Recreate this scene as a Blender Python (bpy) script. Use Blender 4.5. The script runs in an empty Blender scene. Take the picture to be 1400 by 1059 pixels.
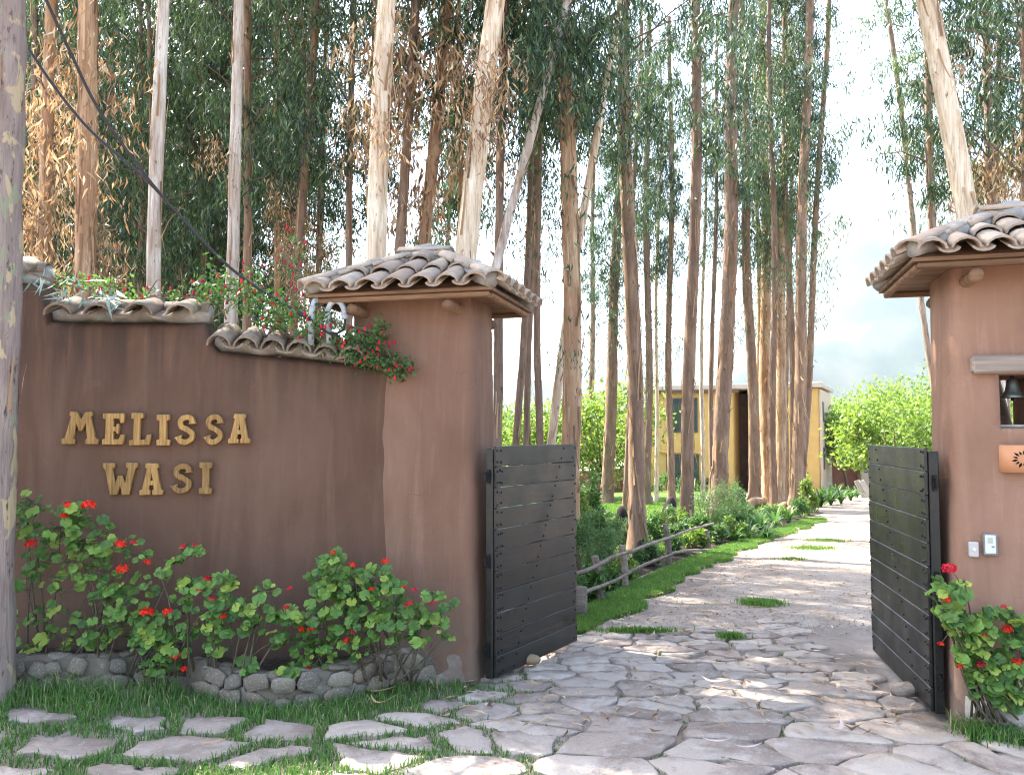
import bpy, bmesh, math, random
import numpy as np
from mathutils import Vector, Matrix, noise

R_ = math.radians
rng = np.random.default_rng(7)
random.seed(7)
sc = bpy.context.scene
COL = sc.collection

# ------------------------------------------------------------------ camera, sky, sun, exposure
F = 1130.0                      # focal length in pixels of a 1400 px wide picture
H = 1.8                         # eye height above the paving
PITCH = math.atan((590 - 529.5) / F)
cd = bpy.data.cameras.new('camera'); cam = bpy.data.objects.new('camera', cd); COL.objects.link(cam)
cd.sensor_width = 36.0; cd.lens = 36.0 * F / 1400.0
cd.clip_start = 0.05; cd.clip_end = 20000
cam.location = (0, 0, H); cam.rotation_euler = (math.pi / 2 + PITCH, 0, 0)
sc.camera = cam

SUN_EL, SUN_AZ = R_(52), R_(-52)          # azimuth clockwise from +Y (the view direction)
w = bpy.data.worlds.new('World'); sc.world = w; w.use_nodes = True
nt = w.node_tree; bg = nt.nodes['Background']
sky = nt.nodes.new('ShaderNodeTexSky'); sky.sky_type = 'NISHITA'; sky.sun_disc = False
sky.sun_elevation = SUN_EL; sky.sun_rotation = SUN_AZ
sky.air_density = 1.0; sky.dust_density = 2.5; sky.ozone_density = 1.0
nt.links.new(sky.outputs[0], bg.inputs[0]); bg.inputs[1].default_value = 0.15
sd = bpy.data.lights.new('sun', 'SUN'); sun = bpy.data.objects.new('sun', sd); COL.objects.link(sun)
sd.energy = 5.0; sd.angle = R_(0.5); sd.color = (1, .94, .84)
sdir = Vector((math.sin(SUN_AZ) * math.cos(SUN_EL), math.cos(SUN_AZ) * math.cos(SUN_EL), math.sin(SUN_EL)))
sun.rotation_euler = sdir.to_track_quat('Z', 'Y').to_euler()
sc.view_settings.view_transform = 'Standard'; sc.view_settings.look = 'None'
sc.view_settings.gamma = 1; sc.view_settings.use_curve_mapping = False
sc.view_settings.exposure = 2.6
sc.cycles.max_bounces = 7; sc.cycles.diffuse_bounces = 4; sc.cycles.transmission_bounces = 4
sc.cycles.use_denoising = True; sc.cycles.filter_width = 1.1; sc.cycles.adaptive_threshold = .006

# ------------------------------------------------------------------ measuring helpers
def ray(px, py):
    u = (px - 700) / F; v = (529.5 - py) / F
    s, c = math.sin(PITCH), math.cos(PITCH)
    return Vector((u, c - v * s, v * c + s))
def W(px, py, Y):
    d = ray(px, py); return Vector((0, 0, H)) + d * (Y / d.y)
def sstep(a, b, x):
    t = min(1, max(0, (x - a) / (b - a))); return t * t * (3 - 2 * t)
def gz(x, y):
    z = 0.0
    if y > 8: z -= 0.033 * (min(y, 45) - 8)
    z += 0.09 * sstep(-1.5, -2.8, x) * sstep(4.5, 5.4, y) * (1 - sstep(7, 8, y))
    return z
def G(px, py):
    d = ray(px, py); Y = 6.0
    for _ in range(40):
        p = Vector((0, 0, H)) + d * (Y / d.y)
        Y = (gz(p.x, p.y) - H) / d.z * d.y
        Y = min(max(Y, 1), 200)
    p = Vector((0, 0, H)) + d * (Y / d.y); p.z = gz(p.x, p.y); return p
def hit(px, py, C, u):
    d = ray(px, py)                       # ray meets the vertical plane through C along u
    n = (-u[1], u[0])
    k = (C[0] * n[0] + C[1] * n[1]) / (d.x * n[0] + d.y * n[1])
    p = Vector((0, 0, H)) + d * k
    return (p.x - C[0]) * u[0] + (p.y - C[1]) * u[1], p.z

# ------------------------------------------------------------------ object helpers
def np_mesh(name, V, faces, smooth=False, mats=(), midx=None):
    V = np.asarray(V, dtype=np.float32).reshape(-1, 3)
    me = bpy.data.meshes.new(name)
    if isinstance(faces, np.ndarray): faces = [faces]
    faces = [np.asarray(f, dtype=np.int32) for f in faces if len(f)]
    tot = np.concatenate([np.full(len(f), f.shape[1], dtype=np.int32) for f in faces])
    li = np.concatenate([f.ravel() for f in faces])
    st = np.concatenate([[0], np.cumsum(tot)[:-1]]).astype(np.int32)
    me.vertices.add(len(V)); me.vertices.foreach_set('co', V.ravel())
    me.loops.add(len(li)); me.loops.foreach_set('vertex_index', li)
    me.polygons.add(len(tot)); me.polygons.foreach_set('loop_start', st)
    if midx is not None: me.polygons.foreach_set('material_index', np.asarray(midx, dtype=np.int32))
    for m in mats: me.materials.append(m)
    me.update(calc_edges=True); me.validate()
    me.polygons.foreach_set('use_smooth', np.full(len(me.polygons), bool(smooth)))
    return me
class MB:
    """collects shapes for ONE mesh"""
    def __init__(s): s.v = []; s.f = []
    def add(s, V, Fs):
        o = len(s.v); s.v += [tuple(p) for p in V]; s.f += [tuple(i + o for i in f) for f in Fs]
    def box(s, a, b):
        (x0, y0, z0), (x1, y1, z1) = a, b
        s.add([(x0,y0,z0),(x1,y0,z0),(x1,y1,z0),(x0,y1,z0),(x0,y0,z1),(x1,y0,z1),(x1,y1,z1),(x0,y1,z1)],
              [(3,2,1,0),(4,5,6,7),(0,1,5,4),(1,2,6,5),(2,3,7,6),(3,0,4,7)])
    def bbox(s, a, b, c=.006):
        """box with chamfered long edges (bevelled box)"""
        bm = bmesh.new(); bmesh.ops.create_cube(bm, size=1)
        for v in bm.verts:
            v.co = Vector([(a[i] + b[i]) / 2 + v.co[i] * (b[i] - a[i]) for i in range(3)])
        bmesh.ops.bevel(bm, geom=bm.edges[:], offset=c, segments=1, affect='EDGES')
        bm.verts.index_update()
        s.add([v.co[:] for v in bm.verts], [[v.index for v in f.verts] for f in bm.faces]); bm.free()
    def tube(s, pts, rad, n=8, cap=True, wob=0):
        pts = [Vector(p) for p in pts]
        if not hasattr(rad, '__len__'): rad = [rad] * len(pts)
        o = len(s.v); up = None; N = len(pts)
        for i, p in enumerate(pts):
            t = (pts[min(i + 1, N - 1)] - pts[max(i - 1, 0)]).normalized()
            if up is None: up = t.orthogonal()
            up = (up - t * up.dot(t)).normalized(); sd_ = t.cross(up)
            for k in range(n):
                a = 2 * math.pi * k / n
                r = rad[i] * (1 + (wob * random.uniform(-1, 1) if wob else 0))
                q = p + (up * math.cos(a) + sd_ * math.sin(a)) * r
                s.v.append(q[:])
        for i in range(N - 1):
            for k in range(n):
                a, b = o + i * n + k, o + i * n + (k + 1) % n
                s.f.append((a, b, b + n, a + n))
        if cap:
            s.f.append(tuple(o + k for k in reversed(range(n)))); s.f.append(tuple(o + (N - 1) * n + k for k in range(n)))
    def lathe(s, prof, n=16, c=(0, 0, 0)):
        o = len(s.v)
        for (r, z) in prof:
            for k in range(n):
                a = 2 * math.pi * k / n
                s.v.append((c[0] + r * math.cos(a), c[1] + r * math.sin(a), c[2] + z))
        for i in range(len(prof) - 1):
            for k in range(n):
                a, b = o + i * n + k, o + i * n + (k + 1) % n
                s.f.append((a, b, b + n, a + n))
    def mesh(s, name, mat, smooth=False):
        me = bpy.data.meshes.new(name); me.from_pydata(s.v, [], s.f)
        me.update()
        if mat: me.materials.append(mat)
        if smooth: me.polygons.foreach_set('use_smooth', np.full(len(me.polygons), True))
        return me
    def build(s, name, mat, parent=None, smooth=False, **kw):
        return ob(name, s.mesh(name, mat, smooth), parent, **kw)
def ob(name, me, parent=None, loc=None, rot=None, scale=None, mat4=None):
    o = bpy.data.objects.new(name, me); COL.objects.link(o)
    if parent: o.parent = parent
    if mat4 is not None: o.matrix_basis = mat4
    if loc is not None: o.location = loc
    if rot is not None: o.rotation_euler = rot
    if scale is not None: o.scale = scale
    return o
def tag(o, label=None, cat=None, group=None, kind=None):
    if label: o['label'] = label
    if cat: o['category'] = cat
    if group: o['group'] = group
    if kind: o['kind'] = kind
    return o
def thing(name, label, cat, loc=(0, 0, 0), rz=0, group=None):
    o = ob(name, None, loc=loc, rot=(0, 0, rz)); o.empty_display_size = .2
    return tag(o, label, cat, group)

# ------------------------------------------------------------------ materials
class NT:
    def __init__(s, name):
        s.m = bpy.data.materials.new(name); s.m.use_nodes = True; s.t = s.m.node_tree
        s.p = s.t.nodes['Principled BSDF']; s.out = s.t.nodes['Material Output']
    def n(s, ty, **kw):
        nd = s.t.nodes.new(ty)
        for k, v in kw.items(): setattr(nd, k, v)
        return nd
    def l(s, a, b): s.t.links.new(a, b)
    def co(s, scale=(1, 1, 1), rnd=True, world=False):
        if world: v = s.n('ShaderNodeNewGeometry').outputs['Position']
        else: v = s.n('ShaderNodeTexCoord').outputs['Object']
        mp = s.n('ShaderNodeMapping'); mp.inputs['Scale'].default_value = scale
        s.l(v, mp.inputs[0])
        if rnd and not world:
            oi = s.n('ShaderNodeObjectInfo'); mu = s.n('ShaderNodeMath', operation='MULTIPLY'); mu.inputs[1].default_value = 37.0
            s.l(oi.outputs['Random'], mu.inputs[0]); s.l(mu.outputs[0], mp.inputs['Location'])
        return mp.outputs[0]
    def noise(s, vec, scale, detail=5, rough=.55, dist=0):
        x = s.n('ShaderNodeTexNoise'); x.inputs['Scale'].default_value = scale; x.inputs['Detail'].default_value = detail
        x.inputs['Roughness'].default_value = rough; x.inputs['Distortion'].default_value = dist
        if vec is not None: s.l(vec, x.inputs['Vector'])
        return x.outputs['Fac']
    def vor(s, vec, scale, feat='F1'):
        x = s.n('ShaderNodeTexVoronoi', feature=feat); x.inputs['Scale'].default_value = scale
        s.l(vec, x.inputs['Vector']); return x.outputs['Distance']
    def ramp(s, fac, stops):
        r = s.n('ShaderNodeValToRGB'); e = r.color_ramp.elements
        while len(e) > 1: e.remove(e[-1])
        for i, (p, c) in enumerate(stops):
            el = e[0] if i == 0 else e.new(p)
            el.position = p
            c = (c, c, c) if not hasattr(c, '__len__') else c
            el.color = (c[0], c[1], c[2], 1)
        s.l(fac, r.inputs[0]); return r.outputs[0]
    def mix(s, fac, a, b, mode='MIX'):
        x = s.n('ShaderNodeMix', data_type='RGBA', blend_type=mode)
        for sock, v in ((x.inputs['Factor'], fac), (x.inputs[6], a), (x.inputs[7], b)):
            if isinstance(v, bpy.types.NodeSocket): s.l(v, sock)
            elif hasattr(v, '__len__'): sock.default_value = (v[0], v[1], v[2], 1)
            else: sock.default_value = v if sock.type == 'VALUE' else (v, v, v, 1)
        return x.outputs[2]
    def isl(s): return s.n('ShaderNodeNewGeometry').outputs['Random Per Island']
    def rand(s): return s.n('ShaderNodeObjectInfo').outputs['Random']
    def base(s, c):
        if isinstance(c, bpy.types.NodeSocket): s.l(c, s.p.inputs['Base Color'])
        else: s.p.inputs['Base Color'].default_value = (*c, 1)
    def rough(s, v):
        if isinstance(v, bpy.types.NodeSocket): s.l(v, s.p.inputs['Roughness'])
        else: s.p.inputs['Roughness'].default_value = v
    def spec(s, v): s.p.inputs['Specular IOR Level'].default_value = v
    def bump(s, h, strength=.5, dist=.01):
        b = s.n('ShaderNodeBump'); b.inputs['Strength'].default_value = strength; b.inputs['Distance'].default_value = dist
        s.l(h, b.inputs['Height']); s.l(b.outputs[0], s.p.inputs['Normal'])

def m_plain(name, c, rough=.7, var=.25, scale=20, spec=.3, bump=.2, metal=0):
    t = NT(name); v = t.co()
    n = t.noise(v, scale)
    t.base(t.ramp(n, [(.3, [x * (1 - var) for x in c]), (.7, [min(1, x * (1 + var)) for x in c])]))
    t.rough(rough); t.spec(spec); t.p.inputs['Metallic'].default_value = metal
    if bump: t.bump(t.noise(v, scale * 3), bump, .004)
    return t.m
def m_stucco(name='stucco', k=1.0):
    t = NT(name); v = t.co(rnd=False)
    big = t.noise(v, .9, 6, .6, .5); mid = t.noise(v, 4, 7, .68)
    streak = t.noise(t.co((3.2, 3.2, .45), rnd=False), 1.0, 7, .62, .7)
    fine = t.noise(t.co((14, 14, 1.2), rnd=False), 1.0, 5, .6, .4)
    horiz = t.noise(t.co((.9, .9, 7), rnd=False), 1.0, 5, .6, .3)
    c = t.ramp(big, [(.3, (.110, .060, .039)), (.55, (.142, .081, .055)), (.75, (.172, .104, .073))])
    c = t.mix(t.ramp(streak, [(.50, 0), (.74, .6)]), c, (.20, .125, .088))
    c = t.mix(t.ramp(streak, [(.26, .6), (.44, 0)]), c, (.082, .047, .036))
    c = t.mix(t.ramp(fine, [(.56, 0), (.74, .28)]), c, (.24, .15, .11))
    c = t.mix(t.ramp(horiz, [(.54, 0), (.75, .35)]), c, (.145, .072, .050))
    c = t.mix(t.ramp(mid, [(.60, 0), (.78, .38)]), c, (.24, .155, .115))
    c = t.mix(t.ramp(t.noise(v, 26, 4, .7), [(.70, 0), (.76, .5)]), c, (.07, .045, .038))
    geo = t.n('ShaderNodeNewGeometry'); sx = t.n('ShaderNodeSeparateXYZ'); t.l(geo.outputs['Position'], sx.inputs[0])
    mr = t.n('ShaderNodeMapRange'); mr.inputs[1].default_value = .75; mr.inputs[2].default_value = .1; t.l(sx.outputs[2], mr.inputs[0])
    sp_ = t.mix(1.0, mr.outputs[0], t.ramp(t.noise(v, 4.5, 7, .72, .4), [(.36, 0), (.62, 1)]), 'MULTIPLY')     # mud splashed up from the ground
    c = t.mix(sp_, c, (.125, .098, .078))
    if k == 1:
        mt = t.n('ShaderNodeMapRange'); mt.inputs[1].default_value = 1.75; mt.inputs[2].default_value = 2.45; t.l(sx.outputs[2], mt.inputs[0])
        rn = t.mix(1.0, mt.outputs[0], t.ramp(t.noise(t.co((6, 6, .5), rnd=False), 1.2, 6, .65, .3), [(.38, 0), (.60, .9)]), 'MULTIPLY')  # darker towards the coping: rain streaks plus the tiles' shade painted in
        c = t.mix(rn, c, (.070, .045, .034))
    vz = t.n('ShaderNodeTexVoronoi', feature='DISTANCE_TO_EDGE'); vz.inputs['Scale'].default_value = 1.3; t.l(t.co((1, 1, 1), rnd=False), vz.inputs['Vector'])
    nz_ = t.mix(.12, v, t.n('ShaderNodeTexNoise').outputs['Color']); t.l(nz_, vz.inputs['Vector'])
    crack = t.mix(1.0, t.ramp(vz.outputs['Distance'], [(.0, .55), (.005, 0)]), t.ramp(t.noise(v, 1.6, 3), [(.60, 0), (.68, 1)]), 'MULTIPLY')
    c = t.mix(crack, c, (.05, .03, .022))
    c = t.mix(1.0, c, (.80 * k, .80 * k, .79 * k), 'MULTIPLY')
    t.base(c); t.rough(.92); t.spec(.15)
    hh = t.mix(.5, t.noise(v, 14, 5, .6), t.noise(v, 70, 3, .6))
    hh = t.mix(.35, hh, t.noise(t.co((3, 3, 14), rnd=False), 1.5, 3))
    t.bump(hh, .55, .012)
    return t.m
def m_tile(name, c0, c1, lich):
    t = NT(name); v = t.co(); r = t.rand()
    c = t.mix(r, c0, c1)
    n = t.noise(v, 14, 6, .7); n2 = t.noise(v, 45, 4, .6)
    c = t.mix(t.ramp(n, [(.42, 0), (.60, .8)]), c, lich)
    c = t.mix(t.ramp(n2, [(.62, 0), (.72, .8)]), c, (.09, .08, .07))
    c = t.mix(t.ramp(t.noise(v, 7, 3), [(.6, 0), (.75, .5)]), c, (.42, .38, .33))
    t.base(c); t.rough(.93); t.spec(.12); t.bump(t.noise(v, 40, 5, .65), .6, .006)
    return t.m
def m_wood(name, c0, c1, axis=0, rough=.55, spec=.4, scale=1, bump=.35, sheen=None):
    t = NT(name); s = [22 * scale] * 3; s[axis] = 1.6 * scale
    v = t.co(tuple(s)); n = t.noise(v, 1.2, 6, .65, .4)
    c = t.ramp(n, [(.3, c0), (.72, c1)])
    k = t.mix(t.rand(), (.72, .72, .72), (1.15, 1.15, 1.15))
    c = t.mix(1.0, c, k, 'MULTIPLY')
    t.base(c); t.rough(t.ramp(t.noise(t.co((2, 2, 2)), 2), [(.3, max(.05, rough - .12)), (.7, rough + .12)])); t.spec(spec)
    t.bump(n, bump, .005); return t.m
def m_stone(name, cs, scale=6, lich=None, spec=.2, isl=False, bump=.6):
    t = NT(name); v = t.co(); n = t.noise(v, scale, 7, .62)
    c = t.ramp(t.isl() if isl else t.rand(), [(i / max(1, len(cs) - 1), x) for i, x in enumerate(cs)])
    c = t.mix(t.ramp(n, [(.35, .55), (.55, 0)]), c, t.mix(1, c, (.55, .52, .5), 'MULTIPLY'))
    c = t.mix(t.ramp(n, [(.55, 0), (.72, .45)]), c, (.58, .54, .5))
    if lich: c = t.mix(t.ramp(t.noise(v, scale * 2.3, 5, .7), [(.6, 0), (.7, .7)]), c, lich)
    t.base(c); t.rough(.9); t.spec(spec)
    t.bump(t.mix(.5, t.noise(v, scale * 3, 6, .65), t.noise(v, scale * 11, 4, .6)), bump, .012); return t.m
def m_bark(name, pale, mid, dark, amt=.5):
    """patchy eucalyptus bark: pale smooth wood, long vertical shreds of darker bark"""
    t = NT(name); v = t.co((1, 1, 1))
    st = t.noise(t.co((9, 9, .9)), 1.5, 6, .65, .6); pt = t.noise(t.co((3, 3, 1.0)), 1.2, 5, .6)
    fine = t.noise(t.co((45, 45, 3)), 1.2, 4, .6)
    c = t.ramp(st, [(.36, pale), (.5, [(a + b) / 2 for a, b in zip(pale, mid)]), (.66, mid)])
    c = t.mix(t.ramp(pt, [(.62 - amt * .3, 0), (.78 - amt * .3, .85)]), c, mid)
    c = t.mix(t.ramp(t.noise(t.co((11, 11, 4)), 1.5, 5, .7), [(.6, 0), (.7, .9)]), c, dark)
    c = t.mix(t.ramp(fine, [(.35, .4), (.5, 0)]), c, dark)
    t.base(c); t.rough(.85); t.spec(.15); t.bump(t.mix(.5, st, fine), .7, .02); return t.m
def m_leaf(name, stops, trans=.35, tcol=None, rough=.45, spec=.35, rand='isl'):
    t = NT(name)
    f = t.isl() if rand == 'isl' else t.rand()
    c = t.ramp(f, stops)
    if rand != 'isl':
        c = t.mix(t.ramp(t.noise(t.co(), 25), [(.4, 0), (.7, .35)]), c, stops[-1][1])
    t.base(c); t.rough(rough); t.spec(spec)
    tr = t.n('ShaderNodeBsdfTranslucent'); mx = t.n('ShaderNodeMixShader'); mx.inputs[0].default_value = trans
    if tcol: t.l(t.mix(.6, c, tcol), tr.inputs[0])
    else: t.l(c, tr.inputs[0])
    t.l(t.p.outputs[0], mx.inputs[1]); t.l(tr.outputs[0], mx.inputs[2]); t.l(mx.outputs[0], t.out.inputs[0])
    return t.m

M = {}
M['stucco'] = m_stucco(); M['stucco_left_lit'] = m_stucco('left_pillar_stucco_lit', 1.55); M['stucco_pillar_lit'] = m_stucco('pillar_stucco_lit', 2.3)  # pillar copies are paler: the brighter light on them is put into the colour
M['plinth'] = None
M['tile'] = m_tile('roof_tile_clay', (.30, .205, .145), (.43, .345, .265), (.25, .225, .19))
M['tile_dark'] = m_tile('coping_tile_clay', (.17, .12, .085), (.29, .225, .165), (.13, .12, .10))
M['mortar'] = m_stone('mortar', [(.27, .255, .23), (.31, .29, .26)], 9)
M['gate'] = m_wood('dark_gate_wood', (.009, .0085, .0075), (.024, .0225, .019), 0, .38, .4, 1, .3)
M['stud'] = m_plain('iron_stud', (.012, .012, .013), .5, .3, 30, .4, .2, .6)
M['beam'] = m_wood('roof_beam_wood', (.10, .055, .03), (.26, .15, .085), 0, .75, .2, .8, .5)
M['oldwood'] = m_wood('weathered_wood', (.11, .085, .07), (.30, .24, .19), 0, .85, .15, 1, .7)
M['letter'] = m_wood('carved_letter_wood', (.13, .062, .018), (.44, .26, .08), 2, .6, .3, 2.6, .6)
M['cobble'] = m_stone('planter_cobble', [(.125, .103, .080), (.20, .168, .130), (.24, .185, .132), (.165, .143, .115), (.32, .27, .205)], 7, (.085, .09, .06))
def m_pave():
    t = NT('paving_stone'); v = t.co()
    c = t.ramp(t.rand(), [(0, (.31, .245, .20)), (.3, (.42, .345, .285)), (.55, (.36, .30, .25)), (.8, (.47, .39, .32)), (1, (.39, .31, .245))])
    big = t.noise(v, 2.2, 7, .68, .4); md_ = t.noise(v, 7, 7, .7, .3); fi = t.noise(v, 34, 5, .7)
    c = t.mix(t.ramp(big, [(.40, .75), (.52, 0)]), c, (.215, .165, .135))
    c = t.mix(t.ramp(md_, [(.54, 0), (.68, .7)]), c, (.43, .385, .35))
    c = t.mix(t.ramp(md_, [(.28, .7), (.40, 0)]), c, (.17, .125, .105))
    c = t.mix(t.ramp(fi, [(.62, 0), (.72, .6)]), c, (.15, .115, .10))
    c = t.mix(t.ramp(t.noise(v, 60, 3, .6), [(.60, 0), (.70, .45)]), c, (.50, .46, .42))
    t.base(c); t.rough(.95); t.spec(.12); t.bump(t.mix(.5, md_, t.mix(.5, fi, big)), 1.0, .035); return t.m
M['pave'] = m_pave()
M['pale_cobble'] = m_stone('pale_planter_stone', [(.40, .35, .31), (.46, .41, .37), (.36, .31, .28)], 8)
M['cream'] = m_bark('cream_bark', (.74, .65, .50), (.46, .32, .20), (.15, .09, .055), .12)
M['white'] = m_bark('grey_white_bark', (.64, .60, .54), (.34, .25, .18), (.12, .085, .06), .32)
M['tan'] = m_bark('tan_bark', (.52, .38, .24), (.30, .17, .095), (.10, .06, .04), .55)
M['brown'] = m_bark('brown_bark', (.30, .205, .145), (.17, .112, .082), (.055, .038, .03), .62)
M['orange'] = m_bark('orange_brown_bark', (.35, .235, .155), (.19, .122, .085), (.06, .04, .03), .62)
M['grey'] = m_bark('grey_bark', (.36, .29, .23), (.21, .145, .105), (.075, .055, .042), .6)
def m_patchy():
    t = m_bark('patchy_bark', (.27, .215, .185), (.20, .15, .13), (.08, .058, .05), .3)
    nt = t.node_tree; p = nt.nodes['Principled BSDF']; q = NT.__new__(NT); q.m = t; q.t = nt; q.p = p
    old = p.inputs['Base Color'].links[0].from_socket
    c = q.mix(q.ramp(q.noise(q.co((3.5, 3.5, 1.6)), 1.6, 4, .6, .5), [(.56, 0), (.58, .9)]), old, (.38, .30, .18))
    c = q.mix(q.ramp(q.noise(q.co((4, 4, 2.2)), 1.5, 4, .6, .5), [(.60, 0), (.62, .8)]), c, (.22, .23, .15))
    c = q.mix(q.ramp(q.noise(q.co((9, 9, 2.5)), 2, 5, .7), [(.60, 0), (.66, .9)]), c, (.06, .043, .037))
    nt.links.new(c, p.inputs['Base Color']); return t
M['patchy'] = m_patchy()
M['strip'] = m_leaf('peeling_bark', [(0, (.13, .075, .045)), (.5, (.30, .185, .10)), (1, (.50, .36, .22))], .15, None, .8, .1)
M['euc'] = m_leaf('eucalyptus_leaf', [(0, (.008, .023, .012)), (.5, (.024, .060, .026)), (.82, (.065, .13, .045)), (1, (.22, .28, .16))], .24, (.10, .17, .04), .42, .4)
M['euc2'] = m_leaf('light_eucalyptus_leaf', [(0, (.035, .07, .03)), (.5, (.075, .12, .05)), (1, (.14, .18, .09))], .4, (.18, .26, .06))
M['dead'] = m_leaf('dry_leaf', [(0, (.09, .05, .03)), (.45, (.27, .17, .10)), (.8, (.45, .32, .2)), (1, (.70, .58, .40))], .3, (.5, .3, .12), .7, .15)
M['limb'] = m_plain('twig', (.15, .10, .07), .85, .3, 20)
M['ger'] = m_leaf('geranium_leaf', [(0, (.024, .075, .018)), (.45, (.060, .150, .030)), (.8, (.125, .25, .045)), (1, (.30, .37, .06))], .25, (.12, .28, .04), .5, .3, rand='obj')
M['gstem'] = m_plain('geranium_stem', (.085, .07, .045), .8, .4, 20)
M['red'] = m_leaf('red_petal', [(0, (.60, .018, .010)), (1, (.80, .045, .018))], .25, None, .6, .2)
M['pink'] = m_leaf('pink_red_petal', [(0, (.45, .012, .030)), (1, (.62, .03, .05))], .25, None, .6, .2)
M['grass'] = m_leaf('grass_blade', [(0, (.050, .12, .026)), (.5, (.10, .215, .045)), (.88, (.17, .28, .07)), (.9, (.36, .33, .17)), (1, (.42, .37, .2))], .3, (.10, .22, .03), .5, .25)
M['lawn_blade'] = m_leaf('lawn_blade', [(0, (.07, .16, .025)), (.6, (.12, .23, .04)), (1, (.2, .29, .07))], .4, (.14, .28, .03), .5, .25)
M['bush'] = m_leaf('garden_leaf', [(0, (.025, .07, .02)), (.5, (.05, .12, .03)), (1, (.10, .19, .05))], .35, (.12, .26, .03))
M['bushl'] = m_leaf('bright_garden_leaf', [(0, (.035, .085, .014)), (.5, (.12, .21, .035)), (1, (.30, .36, .08))], .45, (.25, .38, .04))
M['feather'] = m_leaf('feathery_leaf', [(0, (.05, .11, .04)), (1, (.12, .20, .07))], .4, (.16, .28, .06))
M['yellow'] = m_plain('yellow_plaster', (.54, .35, .125), .9, .08, 2, .15, .2)
M['housepink'] = m_plain('pale_pink_plaster', (.55, .42, .31), .9, .08, 2, .15, .2)
M['redwall'] = m_plain('red_earth_plaster', (.26, .11, .075), .9, .15, 2, .15, .2)
M['roofpale'] = m_plain('pale_flat_roof', (.5, .43, .37), .9, .1, 3, .15, .2)
M['frame'] = m_plain('blue_grey_frame', (.035, .05, .075), .5, .15, 8, .4, 0)
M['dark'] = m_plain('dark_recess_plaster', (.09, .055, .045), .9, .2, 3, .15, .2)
t = NT('window_glass'); t.base((.05, .06, .065)); t.rough(.06); t.spec(.6); M['glass'] = t.m
M['cable'] = m_plain('black_cable', (.012, .012, .014), .5, .2, 30, .4, 0)
M['pipe'] = m_plain('grey_pipe', (.33, .35, .36), .55, .3, 18, .4, .15)
M['bronze'] = m_plain('bronze_bell', (.13, .14, .12), .45, .3, 14, .5, .2, .75)
M['terra'] = m_plain('terracotta', (.52, .24, .12), .75, .14, 9, .25, .2)
M['black'] = m_plain('black_hollow', (.01, .008, .007), .9, .1, 9, .1, 0)
M['plastic'] = m_plain('pale_plastic', (.55, .56, .50), .4, .06, 9, .45, 0)
M['greyplastic'] = m_plain('grey_plastic', (.17, .17, .18), .4, .06, 9, .45, 0)
M['screen'] = m_plain('intercom_screen', (.36, .40, .31), .25, .05, 9, .5, 0)
M['boxplastic'] = m_plain('clear_box_plastic', (.42, .40, .39), .2, .06, 9, .6, 0)
M['stump'] = m_bark('burnt_stump', (.035, .028, .024), (.02, .016, .014), (.008, .007, .006), .5)
M['board'] = m_wood('pale_board', (.33, .29, .25), (.55, .50, .45), 2, .7, .2)
M['blue'] = m_plain('blue_cloth', (.02, .04, .22), .8, .2, 9, .2, 0)

# ground materials
def m_ground():
    t = NT('soil_ground'); v = t.co(world=True)
    n = t.noise(v, 1.3, 7, .6); f = t.noise(v, 22, 5, .65)
    c = t.ramp(n, [(.35, (.19, .148, .115)), (.65, (.31, .255, .21))])
    c = t.mix(t.ramp(f, [(.5, 0), (.7, .5)]), c, (.32, .275, .235))
    t.base(c); t.rough(.95); t.spec(.1); t.bump(t.mix(.4, n, f), .8, .03); return t.m
def m_dirt():
    t = NT('driveway_dirt'); v = t.co(world=True)
    n = t.noise(v, .75, 8, .68, .5); f = t.noise(v, 5, 7, .72, .3); g = t.noise(v, 38, 4, .7); st = t.noise(t.co((3.5, .5, 1), world=True), 1, 6, .65, .3)
    c = t.ramp(n, [(.30, (.185, .135, .10)), (.5, (.29, .228, .178)), (.7, (.385, .32, .26))])
    c = t.mix(t.ramp(st, [(.42, 0), (.72, .65)]), c, (.40, .34, .275))
    c = t.mix(t.ramp(f, [(.52, 0), (.80, .6)]), c, (.19, .135, .10))
    c = t.mix(t.ramp(g, [(.54, 0), (.72, .75)]), c, (.50, .45, .40))
    c = t.mix(t.ramp(g, [(.26, .75), (.44, 0)]), c, (.13, .095, .075))
    t.base(c); t.rough(.95); t.spec(.1); t.bump(t.mix(.75, f, g), .6, .02); return t.m
def m_lawn():
    t = NT('lawn_turf'); v = t.co(world=True)
    n = t.noise(v, 1.5, 6, .6); f = t.noise(v, 30, 4, .7)
    c = t.ramp(n, [(.35, (.075, .15, .028)), (.65, (.13, .21, .045))])
    c = t.mix(t.ramp(f, [(.45, .5), (.6, 0)]), c, (.03, .06, .015))
    t.base(c); t.rough(.9); t.spec(.1); t.bump(f, .9, .03); return t.m
def m_mulch():
    t = NT('dark_bed_soil'); v = t.co(world=True); f = t.noise(v, 25, 6, .7)
    t.base(t.ramp(f, [(.35, (.03, .022, .017)), (.7, (.10, .075, .055))])); t.rough(.95); t.spec(.1); t.bump(f, 1, .04); return t.m
def m_mount():
    t = NT('mountain_slope'); v = t.co(world=True); n = t.noise(v, .006, 8, .62)
    t.base(t.ramp(n, [(.35, (.018, .032, .026)), (.5, (.035, .05, .036)), (.65, (.07, .075, .055))])); t.rough(.95); t.spec(.05); return t.m
M['soil'] = m_ground(); M['dirt'] = m_dirt(); M['lawn'] = m_lawn(); M['mulch'] = m_mulch(); M['mount'] = m_mount()

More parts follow.
